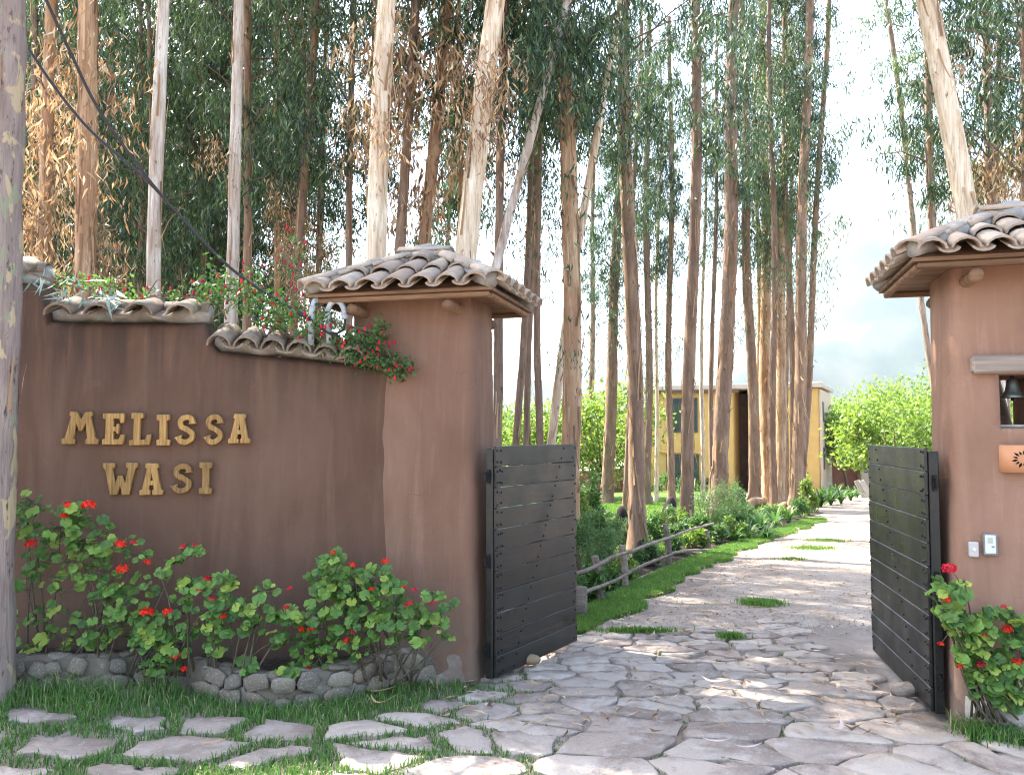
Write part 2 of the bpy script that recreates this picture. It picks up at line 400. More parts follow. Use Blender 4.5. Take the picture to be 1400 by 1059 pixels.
# ------------------------------------------------------------------ ground sheets
def axis_lines(lo, hi, step, far):
    a = list(np.arange(lo, hi + 1e-6, step)); o = [hi + d for d in far]; i = [lo - d for d in reversed(far)]
    return i + a + o
def sheet(name, xs, ys, zf, mat):
    nx, ny = len(xs), len(ys)
    V = [(x, y, zf(x, y)) for y in ys for x in xs]
    Fq = [(j * nx + i, j * nx + i + 1, (j + 1) * nx + i + 1, (j + 1) * nx + i) for j in range(ny - 1) for i in range(nx - 1)]
    me = np_mesh(name, V, np.array(Fq), True, [mat])
    return tag(ob(name, me), kind='structure')
far = [1, 3, 7, 15, 40, 120, 400, 1200, 3500]
ys = sorted(set([round(v, 3) for v in list(np.arange(2, 12, .2))] + [8.0, 14, 18, 24, 30, 38, 45, 60, 100, 250, 700, 2000, 4500, 1, -2, -8, -30, -120, -500, -2000]))
sheet('ground', axis_lines(-6, 7, .2, far), ys, gz, M['soil'])

# driveway: left edge measured on the photograph, right edge runs behind the right gate
edgeL = [G(*p) for p in ((772, 872), (850, 838), (900, 806), (950, 779), (1000, 756), (1040, 741), (1090, 724), (1135, 706), (1165, 698))]
def road_left(y):
    pts = edgeL
    if y <= pts[0].y: return pts[0].x
    for a, b in zip(pts, pts[1:]):
        if y <= b.y: return a.x + (b.x - a.x) * (y - a.y) / (b.y - a.y)
    return pts[-1].x + (y - pts[-1].y) * .55
def road_right(y): return max(3.0, road_left(y) + 3.3 + .12 * max(0, y - 8))
def strip_sheet(name, fl, fr, y0, y1, dy, nx, off, amp, mat, brk=(8.0, 45.0)):
    yy = sorted(set(list(np.arange(y0, y1, dy)) + [y1] + [b for b in brk if y0 < b < y1]))
    V = []; Fq = []
    for j, y in enumerate(yy):
        a, b = fl(y), fr(y)
        for i in range(nx + 1):
            x = a + (b - a) * i / nx
            n = .5 + .5 * noise.noise(Vector((x * .9, y * .9, 3))) + .2 * noise.noise(Vector((x * 3, y * 3, 8)))
            e = min(1, 4 * min(i, nx - i) / nx)
            e = min(e, max(0, (y - y0) / 1.0)) if y < y0 + 1 else e; V.append((x, y, gz(x, y) + off * e - .03 * (1 - e) + amp * max(0, n) * e))
    w_ = nx + 1
    for j in range(len(yy) - 1):
        for i in range(nx): Fq.append((j * w_ + i, j * w_ + i + 1, (j + 1) * w_ + i + 1, (j + 1) * w_ + i))
    return tag(ob(name, np_mesh(name, V, np.array(Fq), True, [mat])), kind='structure')
def wav(y, s=0): return .12 * noise.noise(Vector((y * 1.1, s, 0)))
driveway = strip_sheet('driveway', lambda y: road_left(y) + wav(y), lambda y: road_right(y), 7.3, 26, .15, 30, .012, .045, M['dirt'])
strip_sheet('lawn', lambda y: -16, lambda y: road_left(y) + .1 + wav(y), 8.6, 60, 1.0, 10, .004, 0, M['lawn'])
strip_sheet('far_lawn', lambda y: road_left(y) - .2, lambda y: 40, 26.0, 60, 1.0, 8, .004, 0, M['lawn'])
strip_sheet('flower_bed', lambda y: road_left(y) - 1.5 + wav(y, 5), lambda y: road_left(y) - .42 + wav(y, 9), 7.6, 24, .3, 6, .010, .05, M['mulch'])

def pebbles(name, n, label):
    y = 7.4 + 13 * rng.random(n) ** 1.5; lx = np.array([road_left(v) for v in y]); x = lx - .05 + (3.4 + .1 * y) * rng.random(n)
    zz = np.array([gz(a, b) for a, b in zip(x, y)]) + .012 + np.array([.045 * max(0, .5 + .5 * noise.noise(Vector((a * .9, b * .9, 3))) + .2 * noise.noise(Vector((a * 3, b * 3, 8)))) for a, b in zip(x, y)]) * np.clip(y - 7.3, 0, 1)
    r = .003 + .011 * rng.random(n) ** 4; P = np.column_stack([x, y, zz]); an = rng.random(n) * 6.28
    u = np.column_stack([np.cos(an), np.sin(an), 0 * an]); v = np.column_stack([-np.sin(an), np.cos(an), 0 * an]); k = np.array([0, 0, 1.0])
    V = np.stack([P + u * (r * 1.4)[:, None], P + v * r[:, None], P - u * (r * 1.2)[:, None], P - v * (r * 1.1)[:, None], P + k * (r * .8)[:, None] + u * (r * .3)[:, None], P - k * (r * .5)[:, None]], 1).reshape(-1, 3)
    o6 = np.arange(n)[:, None] * 6; F3 = [o6 + np.array(f) for f in ((0, 1, 4), (1, 2, 4), (2, 3, 4), (3, 0, 4), (1, 0, 5), (2, 1, 5), (3, 2, 5), (0, 3, 5))]
    tag(ob(name, np_mesh(name, V, np.concatenate(F3), True, [M['gravel']])), label, kind='stuff')
M['gravel'] = m_stone('gravel', [(.20, .16, .135), (.36, .31, .27), (.28, .23, .19), (.50, .45, .40)], 30, isl=True)
pebbles('gravel', 9000, 'small loose stones on the dirt drive')
# mountain across the valley, rising to the right
def mountain():
    nx, ny = 70, 26; V = []
    for j in range(ny):
        for i in range(nx):
            x = -900 + 3900 * i / (nx - 1); y = 1300 + 1700 * j / (ny - 1)
            t_ = j / (ny - 1)
            crest = 150 + 640 * sstep(180, 1500, x) + 120 * noise.noise(Vector((x / 420, 3, 1)))
            z = crest * sstep(0, .75, t_) + 130 * sstep(0, .3, t_) * noise.fractal(Vector((x / 350, y / 350, 2)), 1, 2, 5)
            V.append((x, y, z - 12))
    Fq = [(j * nx + i, j * nx + i + 1, (j + 1) * nx + i + 1, (j + 1) * nx + i) for j in range(ny - 1) for i in range(nx - 1)]
    return tag(ob('mountain', np_mesh('mountain', V, np.array(Fq), True, [M['mount']])), kind='structure')
mountain()

# ------------------------------------------------------------------ stucco pillar and wall builders
def round_poly(pts, r, n=5):
    out = []; N = len(pts)
    for i in range(N):
        p = Vector(pts[i]); a = (Vector(pts[i - 1]) - p).normalized(); b = (Vector(pts[(i + 1) % N]) - p).normalized()
        p0, p1 = p + a * r, p + b * r
        for k in range(n + 1):
            t_ = k / n; q = p0.lerp(p, t_).lerp(p.lerp(p1, t_), t_); out.append(q)
    return out
def resample(poly, seg):
    out = []; N = len(poly)
    for i in range(N):
        a, b = poly[i], poly[(i + 1) % N]; n = max(1, int((b - a).length / seg))
        for k in range(n): out.append(a.lerp(b, k / n))
    return out
def block_mesh(name, pts, r, z0, z1, batter=0., amp=.008, seg=.06, sd=0, mat=None):
    """a plastered block on a rounded plan, widening towards the foot, with a hand-smoothed uneven skin"""
    P = resample([Vector(p) for p in round_poly(pts, r)], seg); N = len(P)
    C = sum(P, Vector((0, 0))) / N; nz = max(2, int((z1 - z0) / seg)); V = []; Fq = []
    for j in range(nz + 1):
        t_ = j / nz; z = z0 + (z1 - z0) * t_
        for p in P:
            d = (p - C).normalized()
            n = noise.noise(Vector((p.x * 2.2, p.y * 2.2 + sd, z * 1.8))) + .4 * noise.noise(Vector((p.x * 7, p.y * 7, z * 7 + sd)))
            q = p + d * (n * amp + batter * (1 - t_) ** 1.5)
            V.append((q.x, q.y, z))
    for j in range(nz):
        for i in range(N):
            a, b = j * N + i, j * N + (i + 1) % N; Fq.append((a, b, b + N, a + N))
    me = bpy.data.meshes.new(name)
    me.from_pydata(V, [], Fq + [tuple(range(nz * N, nz * N + N)), tuple(reversed(range(N)))])
    me.update(); me.materials.append(mat or M['stucco']); me.polygons.foreach_set('use_smooth', np.array([len(p.vertices) == 4 for p in me.polygons]))
    return me

def tile_mesh(name, mat, L=.36, R0=.086, R1=.070, fl=.72, n=6, th=.013):
    V = []; Fq = []
    for y, R in ((0, R0), (L, R1)):
        for d in (0, th):
            for k in range(n + 1):
                a = math.pi * k / n
                V.append((math.cos(a) * (R - d), y, math.sin(a) * (R * fl - d)))
    m = n + 1
    for k in range(n):
        Fq.append((k, k + 1, 2 * m + k + 1, 2 * m + k)); Fq.append((m + k + 1, m + k, 3 * m + k, 3 * m + k + 1))
        Fq.append((k + 1, k, m + k, m + k + 1)); Fq.append((2 * m + k, 2 * m + k + 1, 3 * m + k + 1, 3 * m + k))
    Fq.append((0, 2 * m, 3 * m, m)); Fq.append((n, m + n, 3 * m + n, 2 * m + n))
    me = bpy.data.meshes.new(name); me.from_pydata(V, [], Fq); me.update(); me.materials.append(mat)
    me.polygons.foreach_set('use_smooth', np.array([i < 4 * n and i % 4 < 2 for i in range(len(me.polygons))]))
    return me
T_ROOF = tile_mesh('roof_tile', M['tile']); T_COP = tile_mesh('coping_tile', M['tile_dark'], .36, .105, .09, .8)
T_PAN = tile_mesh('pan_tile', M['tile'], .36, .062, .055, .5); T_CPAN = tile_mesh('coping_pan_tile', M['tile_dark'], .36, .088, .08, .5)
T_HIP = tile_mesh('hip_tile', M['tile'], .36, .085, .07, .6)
def put_tile(me, parent, p, xdir, ydir, name='roof_tile', sy=1, flip=False, jit=.03, sx=1):
    x = Vector(xdir).normalized(); y = Vector(ydir).normalized(); z = x.cross(y).normalized(); x = y.cross(z)
    m = Matrix((x, y, z)).transposed().to_4x4()
    e = Matrix.Rotation(random.uniform(-jit, jit), 4, 'Z') @ Matrix.Rotation(random.uniform(-jit, jit) * .8, 4, 'X') @ Matrix.Rotation(random.uniform(-jit, jit), 4, 'Y')
    m = Matrix.Translation(p) @ m @ e
    if flip: m = m @ Matrix.Rotation(math.pi, 4, 'Y')
    m = m @ Matrix.Diagonal((sx * random.uniform(.96, 1.05), sy, random.uniform(.94, 1.06), 1))
    return ob(name, me, parent, mat4=m)

def hip_roof(parent, x0, x1, y0, y1, ze, h, sp=.188):
    """tiled hip roof: deck, eave boards, beam ends, every tile an object"""
    d = (y1 - y0) / 2; cx0, cx1, cy = x0 + d, x1 - d, (y0 + y1) / 2
    if cx0 > cx1: cx0 = cx1 = (x0 + x1) / 2
    A, B, C, D = [Vector((x, y, ze)) for x, y in ((x0, y0), (x1, y0), (x1, y1), (x0, y1))]
    P, Q = Vector((cx0, cy, ze + h)), Vector((cx1, cy, ze + h))
    b = MB(); dn = Vector((0, 0, -.022))
    V = [A, B, C, D, P, Q]; V2 = [v + dn for v in V[:4]]
    b.add(V + V2, [(0, 1, 5, 4), (1, 2, 5), (2, 3, 4, 5), (3, 0, 4), (1, 0, 6, 7), (2, 1, 7, 8), (3, 2, 8, 9), (0, 3, 9, 6), (6, 9, 8, 7)])
    b.build('roof_deck', M['beam'], parent)
    bw = .038
    for a_, c_, nm in ((A, B, 0), (D, C, 1), (A, D, 2), (B, C, 3)):
        q = MB(); i = .02
        if nm < 2:
            y = a_.y + (i if nm == 0 else -i - .05); q.bbox((x0 + .03, y, ze - .024 - bw), (x1 - .03, y + .05, ze - .025), .008)
        else:
            x = a_.x + (i if nm == 2 else -i - .05); q.bbox((x, y0 + .075, ze - .024 - bw), (x + .05, y1 - .075, ze - .025), .008)
        q.build('eave_board', M['beam'], parent)
    for fx in (.24, .76):                                                # round beam ends carrying the eave
        q = MB(); x = x0 + (x1 - x0) * fx
        q.tube([(x, y0 + .03, ze - .112), (x + .01, (y0 + y1) / 2, ze - .108), (x, y1 - .03, ze - .112)], .040, 9, wob=.05)
        q.build('beam', M['beam'], parent, True)
    faces = [(A, B, P, Q), (C, D, Q, P), (B, C, Q, Q), (D, A, P, P)]
    for e0, e1, _, _ in faces:
        ed = (e1 - e0); L = ed.length; ed.normalize(); inn = Vector((-ed.y, ed.x, 0))
        up = (inn * d + Vector((0, 0, h))).normalized(); nr = ed.cross(up)
        n = max(2, round(L / sp)); s = L / n
        for k in range(n):
            for pan in (0, 1):
                a = (k + .5 + .5 * pan) * s
                if pan and k == n - 1: continue
                run = min(d, min(a, L - a)) * math.hypot(d, h) / d
                r = -.06
                while r < run - .09:
                    rem = run - r + .03; sy = min(1, max(.35, rem / .36))
                    p = e0 + ed * a + up * r + nr * ((.026 if not pan else .042) + .012)
                    tl = up - nr * (.07 if not pan else .03)
                    p = p + nr * (.025 if not pan else .012); put_tile(T_PAN if pan else T_ROOF, parent, p, ed, tl, 'roof_tile', sy, bool(pan), .03)
                    r += .29
    for c, t_ in ((A, P), (B, Q), (C, Q), (D, P)):
        dv = (t_ - c); L = dv.length; dv.normalize(); side = dv.cross(Vector((0, 0, 1))).normalized()
        q = MB(); pts = [c + dv * (L * i / 7) + Vector((random.uniform(-.01, .01), random.uniform(-.01, .01), .045 + random.uniform(-.008, .012))) for i in range(8)]
        q.tube(pts, [.06 + random.uniform(-.008, .02) for _ in pts], 8, wob=.14); q.build('mortar_ridge', M['mortar'], parent, True)
        r = -.05
        while r < L - .1:
            put_tile(T_HIP, parent, c + dv * r + Vector((0, 0, .075)), side, dv + Vector((0, 0, .05)), 'hip_tile', min(1, (L - r + .03) / .36), False, .03); r += .28
    q = MB(); q.tube([P + Vector((-.08, 0, .05)), (P + Q) / 2 + Vector((0, 0, .07)), Q + Vector((.08, 0, .05))], [.085, .1, .085], 9, wob=.12)
    q.build('mortar_ridge', M['mortar'], parent, True)
    if (Q - P).length > .1:
        put_tile(T_HIP, parent, P + Vector((-.1, 0, .10)), (0, -1, 0), (1, 0, 0), 'ridge_tile', ((Q - P).length + .2) / .36, False, .02, 1.15)

U = Vector((0.966, -0.257)).normalized(); Vb = Vector((-U.y, U.x))
ANG = math.atan2(U.y, U.x)
# left pillar: local x runs along the gate line towards the gate, y goes back
CL = (-.30, 5.965)                             # its front corner next to the gate
pillarL = thing('gate_pillar', 'brown adobe gate pillar with tiled hip roof left of the drive, beside the wooden letters', 'gate pillar', (CL[0], CL[1], 0), ANG)
ob('body', block_mesh('pillar_body', [(-.95, 0), (0, 0), (0, .62), (-.95, .62)], .075, -.05, 2.83, .05, .009, .06, 3, M['stucco_left_lit']), pillarL)
hip_roof(pillarL, -1.17, .24, -.27, .92, 2.80, .30)
M['pmortar'] = m_stone('planter_mortar', [(.15, .124, .094), (.19, .16, .125)], 8, (.06, .065, .045))
M['plinth'] = m_stone('eroded_plaster', [(.20, .145, .115), (.22, .17, .14)], 5, (.27, .24, .21))
me = block_mesh('plinth', [(-.36, -.022), (-.02, -.022), (-.02, .25), (-.36, .25)], .06, -.04, .27, .035, .03, .03, 11, M['plinth']); ob('plinth', me, pillarL)
# right pillar
CR = (2.76, 5.16)
pillarR = thing('gate_pillar', 'brown adobe gate pillar with a bell niche, right of the drive', 'gate pillar', (CR[0], CR[1], 0), ANG)
body = ob('body', block_mesh('pillar_body', [(0, 0), (.9, 0), (.9, .62), (0, .62)], .085, -.05, 2.88, .06, .010, .06, 29, M['stucco_pillar_lit']), pillarR)
n0, zb = hit(1367, 585, CR, U); _, zt = hit(1367, 512, CR, U)
NX0, NX1 = n0, n0 + .26
cut = MB(); cut.box((NX0, -.3, zb), (NX1, 1, zt)); cutter = cut.build('niche_cutter', None)
cutter.location = (CR[0], CR[1], 0); cutter.rotation_euler = (0, 0, ANG)
md = body.modifiers.new('niche', 'BOOLEAN'); md.operation = 'DIFFERENCE'; md.object = cutter; md.solver = 'EXACT'
dg = bpy.context.evaluated_depsgraph_get()
nm = bpy.data.meshes.new_from_object(body.evaluated_get(dg)); body.modifiers.clear(); body.data = nm
nm.materials.clear(); nm.materials.append(M['stucco_pillar_lit'])
bpy.data.objects.remove(cutter)
hip_roof(pillarR, -.27, 1.2, -.29, .93, 2.85, .29)
# lintel, bell, sconce, intercom on the right pillar
l0, lz0 = hit(1326, 512, CR, U); _, lz1 = hit(1326, 487, CR, U)
q = MB(); q.bbox((l0, -.07, lz0 + .002), (l0 + .60, .16, lz1), .014)
lint = q.build('niche_lintel', M['oldwood'], pillarR)
loc = lambda par, x, y, z: (par.location.x + x * math.cos(ANG) - y * math.sin(ANG), par.location.y + x * math.sin(ANG) + y * math.cos(ANG), par.location.z + z)
bx, bz = hit(1391, 530, CR, U)
bell = thing('bell', 'bronze bell hanging under the wooden lintel in the pillar niche', 'bell', loc(pillarR, bx + .01, .13, bz - .02), ANG)
q = MB(); q.lathe([(.0, .085), (.022, .083), (.032, .07), (.036, .04), (.042, .01), (.055, -.015), (.072, -.035), (.07, -.037), (.05, -.015), (.036, .01), (.03, .06), (0, .07)], 18); q.build('bell_body', M['bronze'], bell, True)
q = MB(); q.tube([(0, 0, .08), (0, 0, .125)], .012, 8); q.tube([(-.03, 0, .12), (.03, 0, .12)], .012, 8); q.build('hanger', M['stud'], bell, True)
q = MB(); q.tube([(0, 0, .05), (0, 0, -.035)], .005, 6); q.lathe([(0, -.03), (.012, -.038), (.012, -.05), (0, -.058)], 8); q.build('clapper', M['stud'], bell, True)
q = MB(); q.bbox((NX0 + .004, .02, zb + .002), (NX1 - .004, .56, zb + .022), .006); q.build('niche_sill', M['mortar'], pillarR)
prop = MB(); prop.tube([(NX0 + .10, .72, zt + .3), (NX0 + .30, .70, zb - .35)], .05, 9, wob=.06)
tag(prop.build('leaning_pole', M['oldwood'], None, True, loc=(CR[0], CR[1], 0), rot=(0, 0, ANG)), 'dark slanted pole seen through the bell niche', 'pole')
# terracotta half-round wall lamp with a sun pattern of slots
sx_, sz0 = hit(1391, 645, CR, U); _, sz1 = hit(1391, 608, CR, U)
lamp = thing('wall_lamp', 'half round terracotta wall lamp with sun cut-out below the bell niche', 'wall lamp', loc(pillarR, sx_ + .005, -.012, (sz0 + sz1) / 2), ANG)
q = MB(); hh = (sz1 - sz0) / 2; n = 20; rw, rd = .108, .085
prof = [(1, -hh), (1, hh), (.9, hh), (.9, -hh)]
for (s_, z) in prof:
    for k in range(n + 1):
        a = math.pi * k / n; q.v.append((-math.cos(a) * rw * s_, -math.sin(a) * rd * s_, z))
for i in range(4):
    for k in range(n):
        a, b_ = i * (n + 1) + k, ((i + 1) % 4) * (n + 1) + k; q.f.append((a, a + 1, b_ + 1, b_))
q.build('shade', M['terra'], lamp, True)
def on_shade(u, z):                       # a point a little proud of the shade
    a = math.pi / 2 + u / ((rw + rd) / 2); return (-math.cos(a) * (rw + .002), -math.sin(a) * (rd + .002), z)
for k in range(13):
    a = 2 * math.pi * k / 13; r0, r1, wd = .026, .058 if k % 2 else .05, .17
    pts = [(r0, -wd * .5), (r1 * .7, -wd), (r1, 0), (r1 * .7, wd), (r0, wd * .5)]
    V = [on_shade(r * math.cos(a + d), r * math.sin(a + d)) for r, d in pts]
    s_ = MB(); s_.add(V, [(0, 1, 2, 3, 4)]); s_.build('slot', M['black'], lamp)
def panel(px0, py0, px1, py1, name, label, cat, dep, mat):
    a, z1 = hit(px0, py0, CR, U); b, z0 = hit(px1, py1, CR, U)
    t_ = thing(name, label, cat, loc(pillarR, (a + b) / 2, -.028, (z0 + z1) / 2), ANG)
    w2, h2 = (b - a) / 2, (z1 - z0) / 2
    q = MB(); q.bbox((-w2, -dep, -h2), (w2, .02, h2), .006); q.build('casing', mat, t_)
    return t_, w2, h2, dep
t_, w2, h2, dp = panel(1341, 728, 1361, 758, 'intercom', 'pale intercom panel with a grey base on the right pillar', 'intercom', .03, M['greyplastic'])
q = MB(); q.bbox((-w2 + .006, -dp - .006, -h2 + .014), (w2 - .012, -dp + .002, h2 - .006), .003); q.build('front_plate', M['plastic'], t_)
q = MB(); q.box((-w2 + .02, -dp - .009, .012), (w2 - .03, -dp - .0062, h2 - .02)); q.build('speaker_grille', M['screen'], t_)
q = MB(); q.box((w2 - .036, -dp - .010, -.014), (w2 - .022, -dp - .0062, -.005)); q.build('call_button', M['greyplastic'], t_)
t_, w2, h2, dp = panel(1322, 739, 1336, 760, 'doorbell_box', 'small clear doorbell box left of the intercom', 'doorbell', .022, M['boxplastic'])
q = MB(); q.lathe([(0, .006), (.010, .006), (.012, 0)], 12); q.build('push_button', M['plastic'], t_, loc=(0, -dp, 0), rot=(math.pi / 2, 0, 0))

# ------------------------------------------------------------------ long wall with the letters
WA = Vector((-.94, 6.13)); WBp = W(0, 590, 5.92); WD = Vector((WBp.x, WBp.y)) - WA; WD.normalize()
WANG = math.atan2(-WD.y, -WD.x)                  # local x = left to right as seen from the street
def s_at(px, py=440): return hit(px, py, WA, WD)
S1, _ = s_at(287); S2, _ = s_at(60)
Z3, Z1, Z2 = 2.40, 2.60, 2.88
def top_z(s):
    a = 2.28 + (Z3 - 2.28) * min(1, max(0, s) / S1)
    return a + (Z1 - Z3) * sstep(S1 - .02, S1 + .03, s) + (Z2 - Z1) * sstep(S2 - .02, S2 + .03, s)
wall = thing('adobe_wall', 'long brown adobe wall with stepped tile coping behind the geraniums', 'wall', (WA.x, WA.y, 0), WANG)
def wall_body(sa, sb, th, tz, sd):
    prof_n = 40; V = []; Fq = []; S = np.arange(sa, sb + .001, .055)
    for s in S:
        zt_ = tz(s)
        row = [(0, z) for z in np.linspace(-.1, zt_ - .05, prof_n)] + [(.02, zt_ - .02), (.06, zt_)] + [(th - .06, zt_), (th - .02, zt_ - .02)] + [(th, z) for z in np.linspace(zt_ - .05, -.1, 10)]
        for (d, z) in row:
            n = noise.noise(Vector((s * 1.7, z * 1.7, sd))) * .012 + noise.noise(Vector((s * 6, z * 6, sd + 4))) * .004
            V.append((-s, d - n - (.05 * (1 - max(0, z) / 2.4) ** 2 if d < .01 else 0), z))
    m = prof_n + 14
    for i in range(len(S) - 1):
        for k in range(m - 1): Fq.append((i * m + k + 1, i * m + k, (i + 1) * m + k, (i + 1) * m + k + 1))
    ends = [tuple(range(m)), tuple(reversed(range((len(S) - 1) * m, len(S) * m)))]
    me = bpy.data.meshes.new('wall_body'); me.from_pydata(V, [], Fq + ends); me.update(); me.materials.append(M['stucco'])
    me.polygons.foreach_set('use_smooth', np.array([len(p.vertices) == 4 for p in me.polygons])); return me
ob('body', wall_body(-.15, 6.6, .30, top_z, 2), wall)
def coping(par, sa, sb, sp, z0f, over=.15, pitch=.36, ridge=True):
    n = max(1, round((sb - sa) / sp)); s = (sb - sa) / n
    for side in (-1, 1):                                   # street side and garden side
        for k in range(n):
            for pan in (0, 1):
                if pan and k == n - 1: continue
                sp_ = sa + (k + .5 + .5 * pan) * s
                yv = -over if side < 0 else .30 + over - .02
                z = z0f(sp_) + (.03 if not pan else .052) + random.uniform(-.008, .008)
                up = Vector((0, -side, pitch * 1.0)); xd = (1, 0, 0) if side < 0 else (-1, 0, 0)
                put_tile(T_CPAN if pan else T_COP, par, Vector((-sp_, yv + random.uniform(-.018, .018), z)), xd, up, 'coping_tile', .95, bool(pan), .045, (s / .25) * (.95 if pan else .85) if s > .25 else .86)
    q = MB(); pts = [(-(sa + (sb - sa) * i / 10), .15 + random.uniform(-.01, .01), z0f(sa + (sb - sa) * i / 10) + .075 + random.uniform(-.01, .01)) for i in range(11)]
    q.tube(pts, [.075 + random.uniform(-.01, .012) for _ in pts], 8, wob=.15); q.build('mortar_ridge', M['mortar'], par, True)
    m = max(1, int((sb - sa) / .33))
    if ridge:
        for k in range(m):
            sx = sa + (sb - sa) * (k + .0) / m
            put_tile(T_COP, par, Vector((-sx, .15, z0f(sx) + .095)), (0, 1, 0), (-1, 0, .02), 'ridge_tile', (sb - sa) / m / .34, False, .03, .85)
se, _ = s_at(497, 490)
coping(wall, max(.08, se - .02), S1 - .01, .20, lambda s: top_z(min(s, S1 - .08)), .14, .42, False)
coping(wall, S1 + .03, S2 - .02, .285, lambda s: Z1, .16, .34)
coping(wall, S2 + .04, 6.5, .285, lambda s: Z2, .16, .34)

# carved letters
LET = {
 'I': [[(0,0),(.42,0),(.43,.17),(.33,.2),(.32,.8),(.42,.84),(.41,1),(0,1),(0,.83),(.09,.8),(.1,.2),(-.01,.17)]],
 'L': [[(0,0),(.72,0.02),(.76,.34),(.63,.34),(.56,.19),(.36,.18),(.37,.82),(.47,.85),(.46,1),(.06,1),(.05,.84),(.14,.82),(.13,.18),(0,.16)]],
 'E': [[(0,0),(.70,0),(.76,.31),(.62,.30),(.56,.17),(.36,.17),(.36,.42),(.46,.42),(.48,.34),(.56,.34),(.56,.66),(.48,.66),(.46,.57),(.36,.57),(.36,.83),(.56,.83),(.61,.69),(.73,.70),(.72,1),(0,1),(0,.84),(.1,.82),(.1,.18),(0,.16)]],
 'M': [[(0,0),(.42,0),(.43,.14),(.37,.18),(.45,.66),(.56,.42),(.66,.42),(.77,.66),(.84,.18),(.78,.14),(.79,0),(1.2,0),(1.2,.15),(1.1,.2),(.93,.86),(.99,.92),(.96,1.02),(.74,1.0),(.61,.76),(.48,1.0),(.26,1.02),(.23,.92),(.29,.86),(.1,.2),(0,.15)]],
 'A': [[(0,0),(.37,0),(.37,.13),(.31,.17),(.33,.31),(.47,.31),(.49,.17),(.43,.13),(.43,0),(.8,0),(.8,.14),(.72,.18),(.58,.84),(.63,.87),(.61,1.0),(.2,1.0),(.18,.86),(.23,.84),(.08,.18),(0,.14)], [(.355,.45),(.45,.45),(.405,.72)]],
 'W': [[(0,1),(.38,1),(.38,.86),(.31,.83),(.4,.34),(.5,.60),(.62,.60),(.72,.34),(.81,.83),(.74,.86),(.74,1),(1.12,1),(1.12,.86),(1.04,.82),(.87,.0),(.64,0),(.56,.28),(.48,0),(.25,0),(.08,.82),(0,.86)]],
}
def s_outline():
    ctr = [(.60,.70),(.58,.82),(.48,.90),(.34,.90),(.21,.83),(.17,.71),(.22,.60),(.36,.53),(.50,.46),(.60,.36),(.60,.23),(.50,.13),(.34,.09),(.18,.14),(.12,.28)]
    from mathutils.geometry import interpolate_bezier
    pts = []
    for i in range(len(ctr) - 1):                          # Catmull-Rom
        p0 = Vector(ctr[max(0, i - 1)]); p1 = Vector(ctr[i]); p2 = Vector(ctr[i + 1]); p3 = Vector(ctr[min(len(ctr) - 1, i + 2)])
        for k in range(3):
            t_ = k / 3; pts.append(.5 * ((2 * p1) + (p2 - p0) * t_ + (2 * p0 - 5 * p1 + 4 * p2 - p3) * t_ ** 2 + (3 * p1 - p0 - 3 * p2 + p3) * t_ ** 3))
    pts.append(Vector(ctr[-1])); N = len(pts); Lf, Rt = [], []
    for i, p in enumerate(pts):
        t_ = (pts[min(i + 1, N - 1)] - pts[max(i - 1, 0)]).normalized(); nn = Vector((-t_.y, t_.x))
        e = min(i, N - 1 - i); wd = .088 + (.055 if e == 0 else .02 if e == 1 else 0)
        Lf.append(p + nn * wd); Rt.append(p - nn * wd)
    return [[tuple(p) for p in Lf + Rt[::-1]]]
LET['S'] = s_outline()
def letter_mesh(ch, wd, ht):
    c = bpy.data.curves.new('letter', 'CURVE'); c.dimensions = '2D'; c.fill_mode = 'BOTH'; c.extrude = .014; c.bevel_depth = .005; c.bevel_resolution = 1; c.offset = -.004
    xs = [p[0] for p in LET[ch][0]]; yy = [p[1] for p in LET[ch][0]]; x0, x1, y0, y1 = min(xs), max(xs), min(yy), max(yy)
    for poly in LET[ch]:
        sp = c.splines.new('POLY'); sp.points.add(len(poly) - 1); sp.use_cyclic_u = True
        for k, (x, y) in enumerate(poly):
            sp.points[k].co = ((x - x0) / (x1 - x0) * wd + random.uniform(-.0015, .0015), (y - y0) / (y1 - y0) * ht + random.uniform(-.0015, .0015), 0, 1)
    o = bpy.data.objects.new('letter', c); COL.objects.link(o); dg = bpy.context.evaluated_depsgraph_get(); dg.update()
    me = bpy.data.meshes.new_from_object(o.evaluated_get(dg)); bpy.data.objects.remove(o); bpy.data.curves.remove(c)
    me.transform(Matrix.Rotation(math.pi / 2, 4, 'X')); me.materials.clear(); me.materials.append(M['letter']); return me
sc_, sz_ = hit(216, 620, WA, WD)
sp = WA + WD * sc_
sign = thing('wall_sign', 'carved wooden letters MELISSA WASI fixed to the brown wall', 'sign', (sp.x, sp.y, sz_), WANG)
rows = [('M', 89.7, 137.7, 562.5, 606.5), ('E', 144.5, 173.6, 565, 607), ('L', 181, 209, 564.5, 608.5), ('I', 217.7, 235, 567, 608.5), ('S', 241.7, 270, 566.5, 607.5), ('S', 280.6, 308, 566, 607.5), ('A', 315, 344, 566, 605.5),
        ('W', 144.6, 191, 632.6, 675.5), ('A', 195, 225.7, 633, 675.5), ('S', 236, 265.7, 633, 673.5), ('I', 275, 292, 631.5, 674)]
for ch, a, b, y0, y1 in rows:
    s0, z1_ = hit(a, y0, WA, WD); s1, z0_ = hit(b, y1, WA, WD)
    ob('letter', letter_mesh(ch, s0 - s1, z1_ - z0_), sign, loc=(sc_ - s0, -.034, z0_ - sz_), rot=(0, random.uniform(-.015, .015), 0))

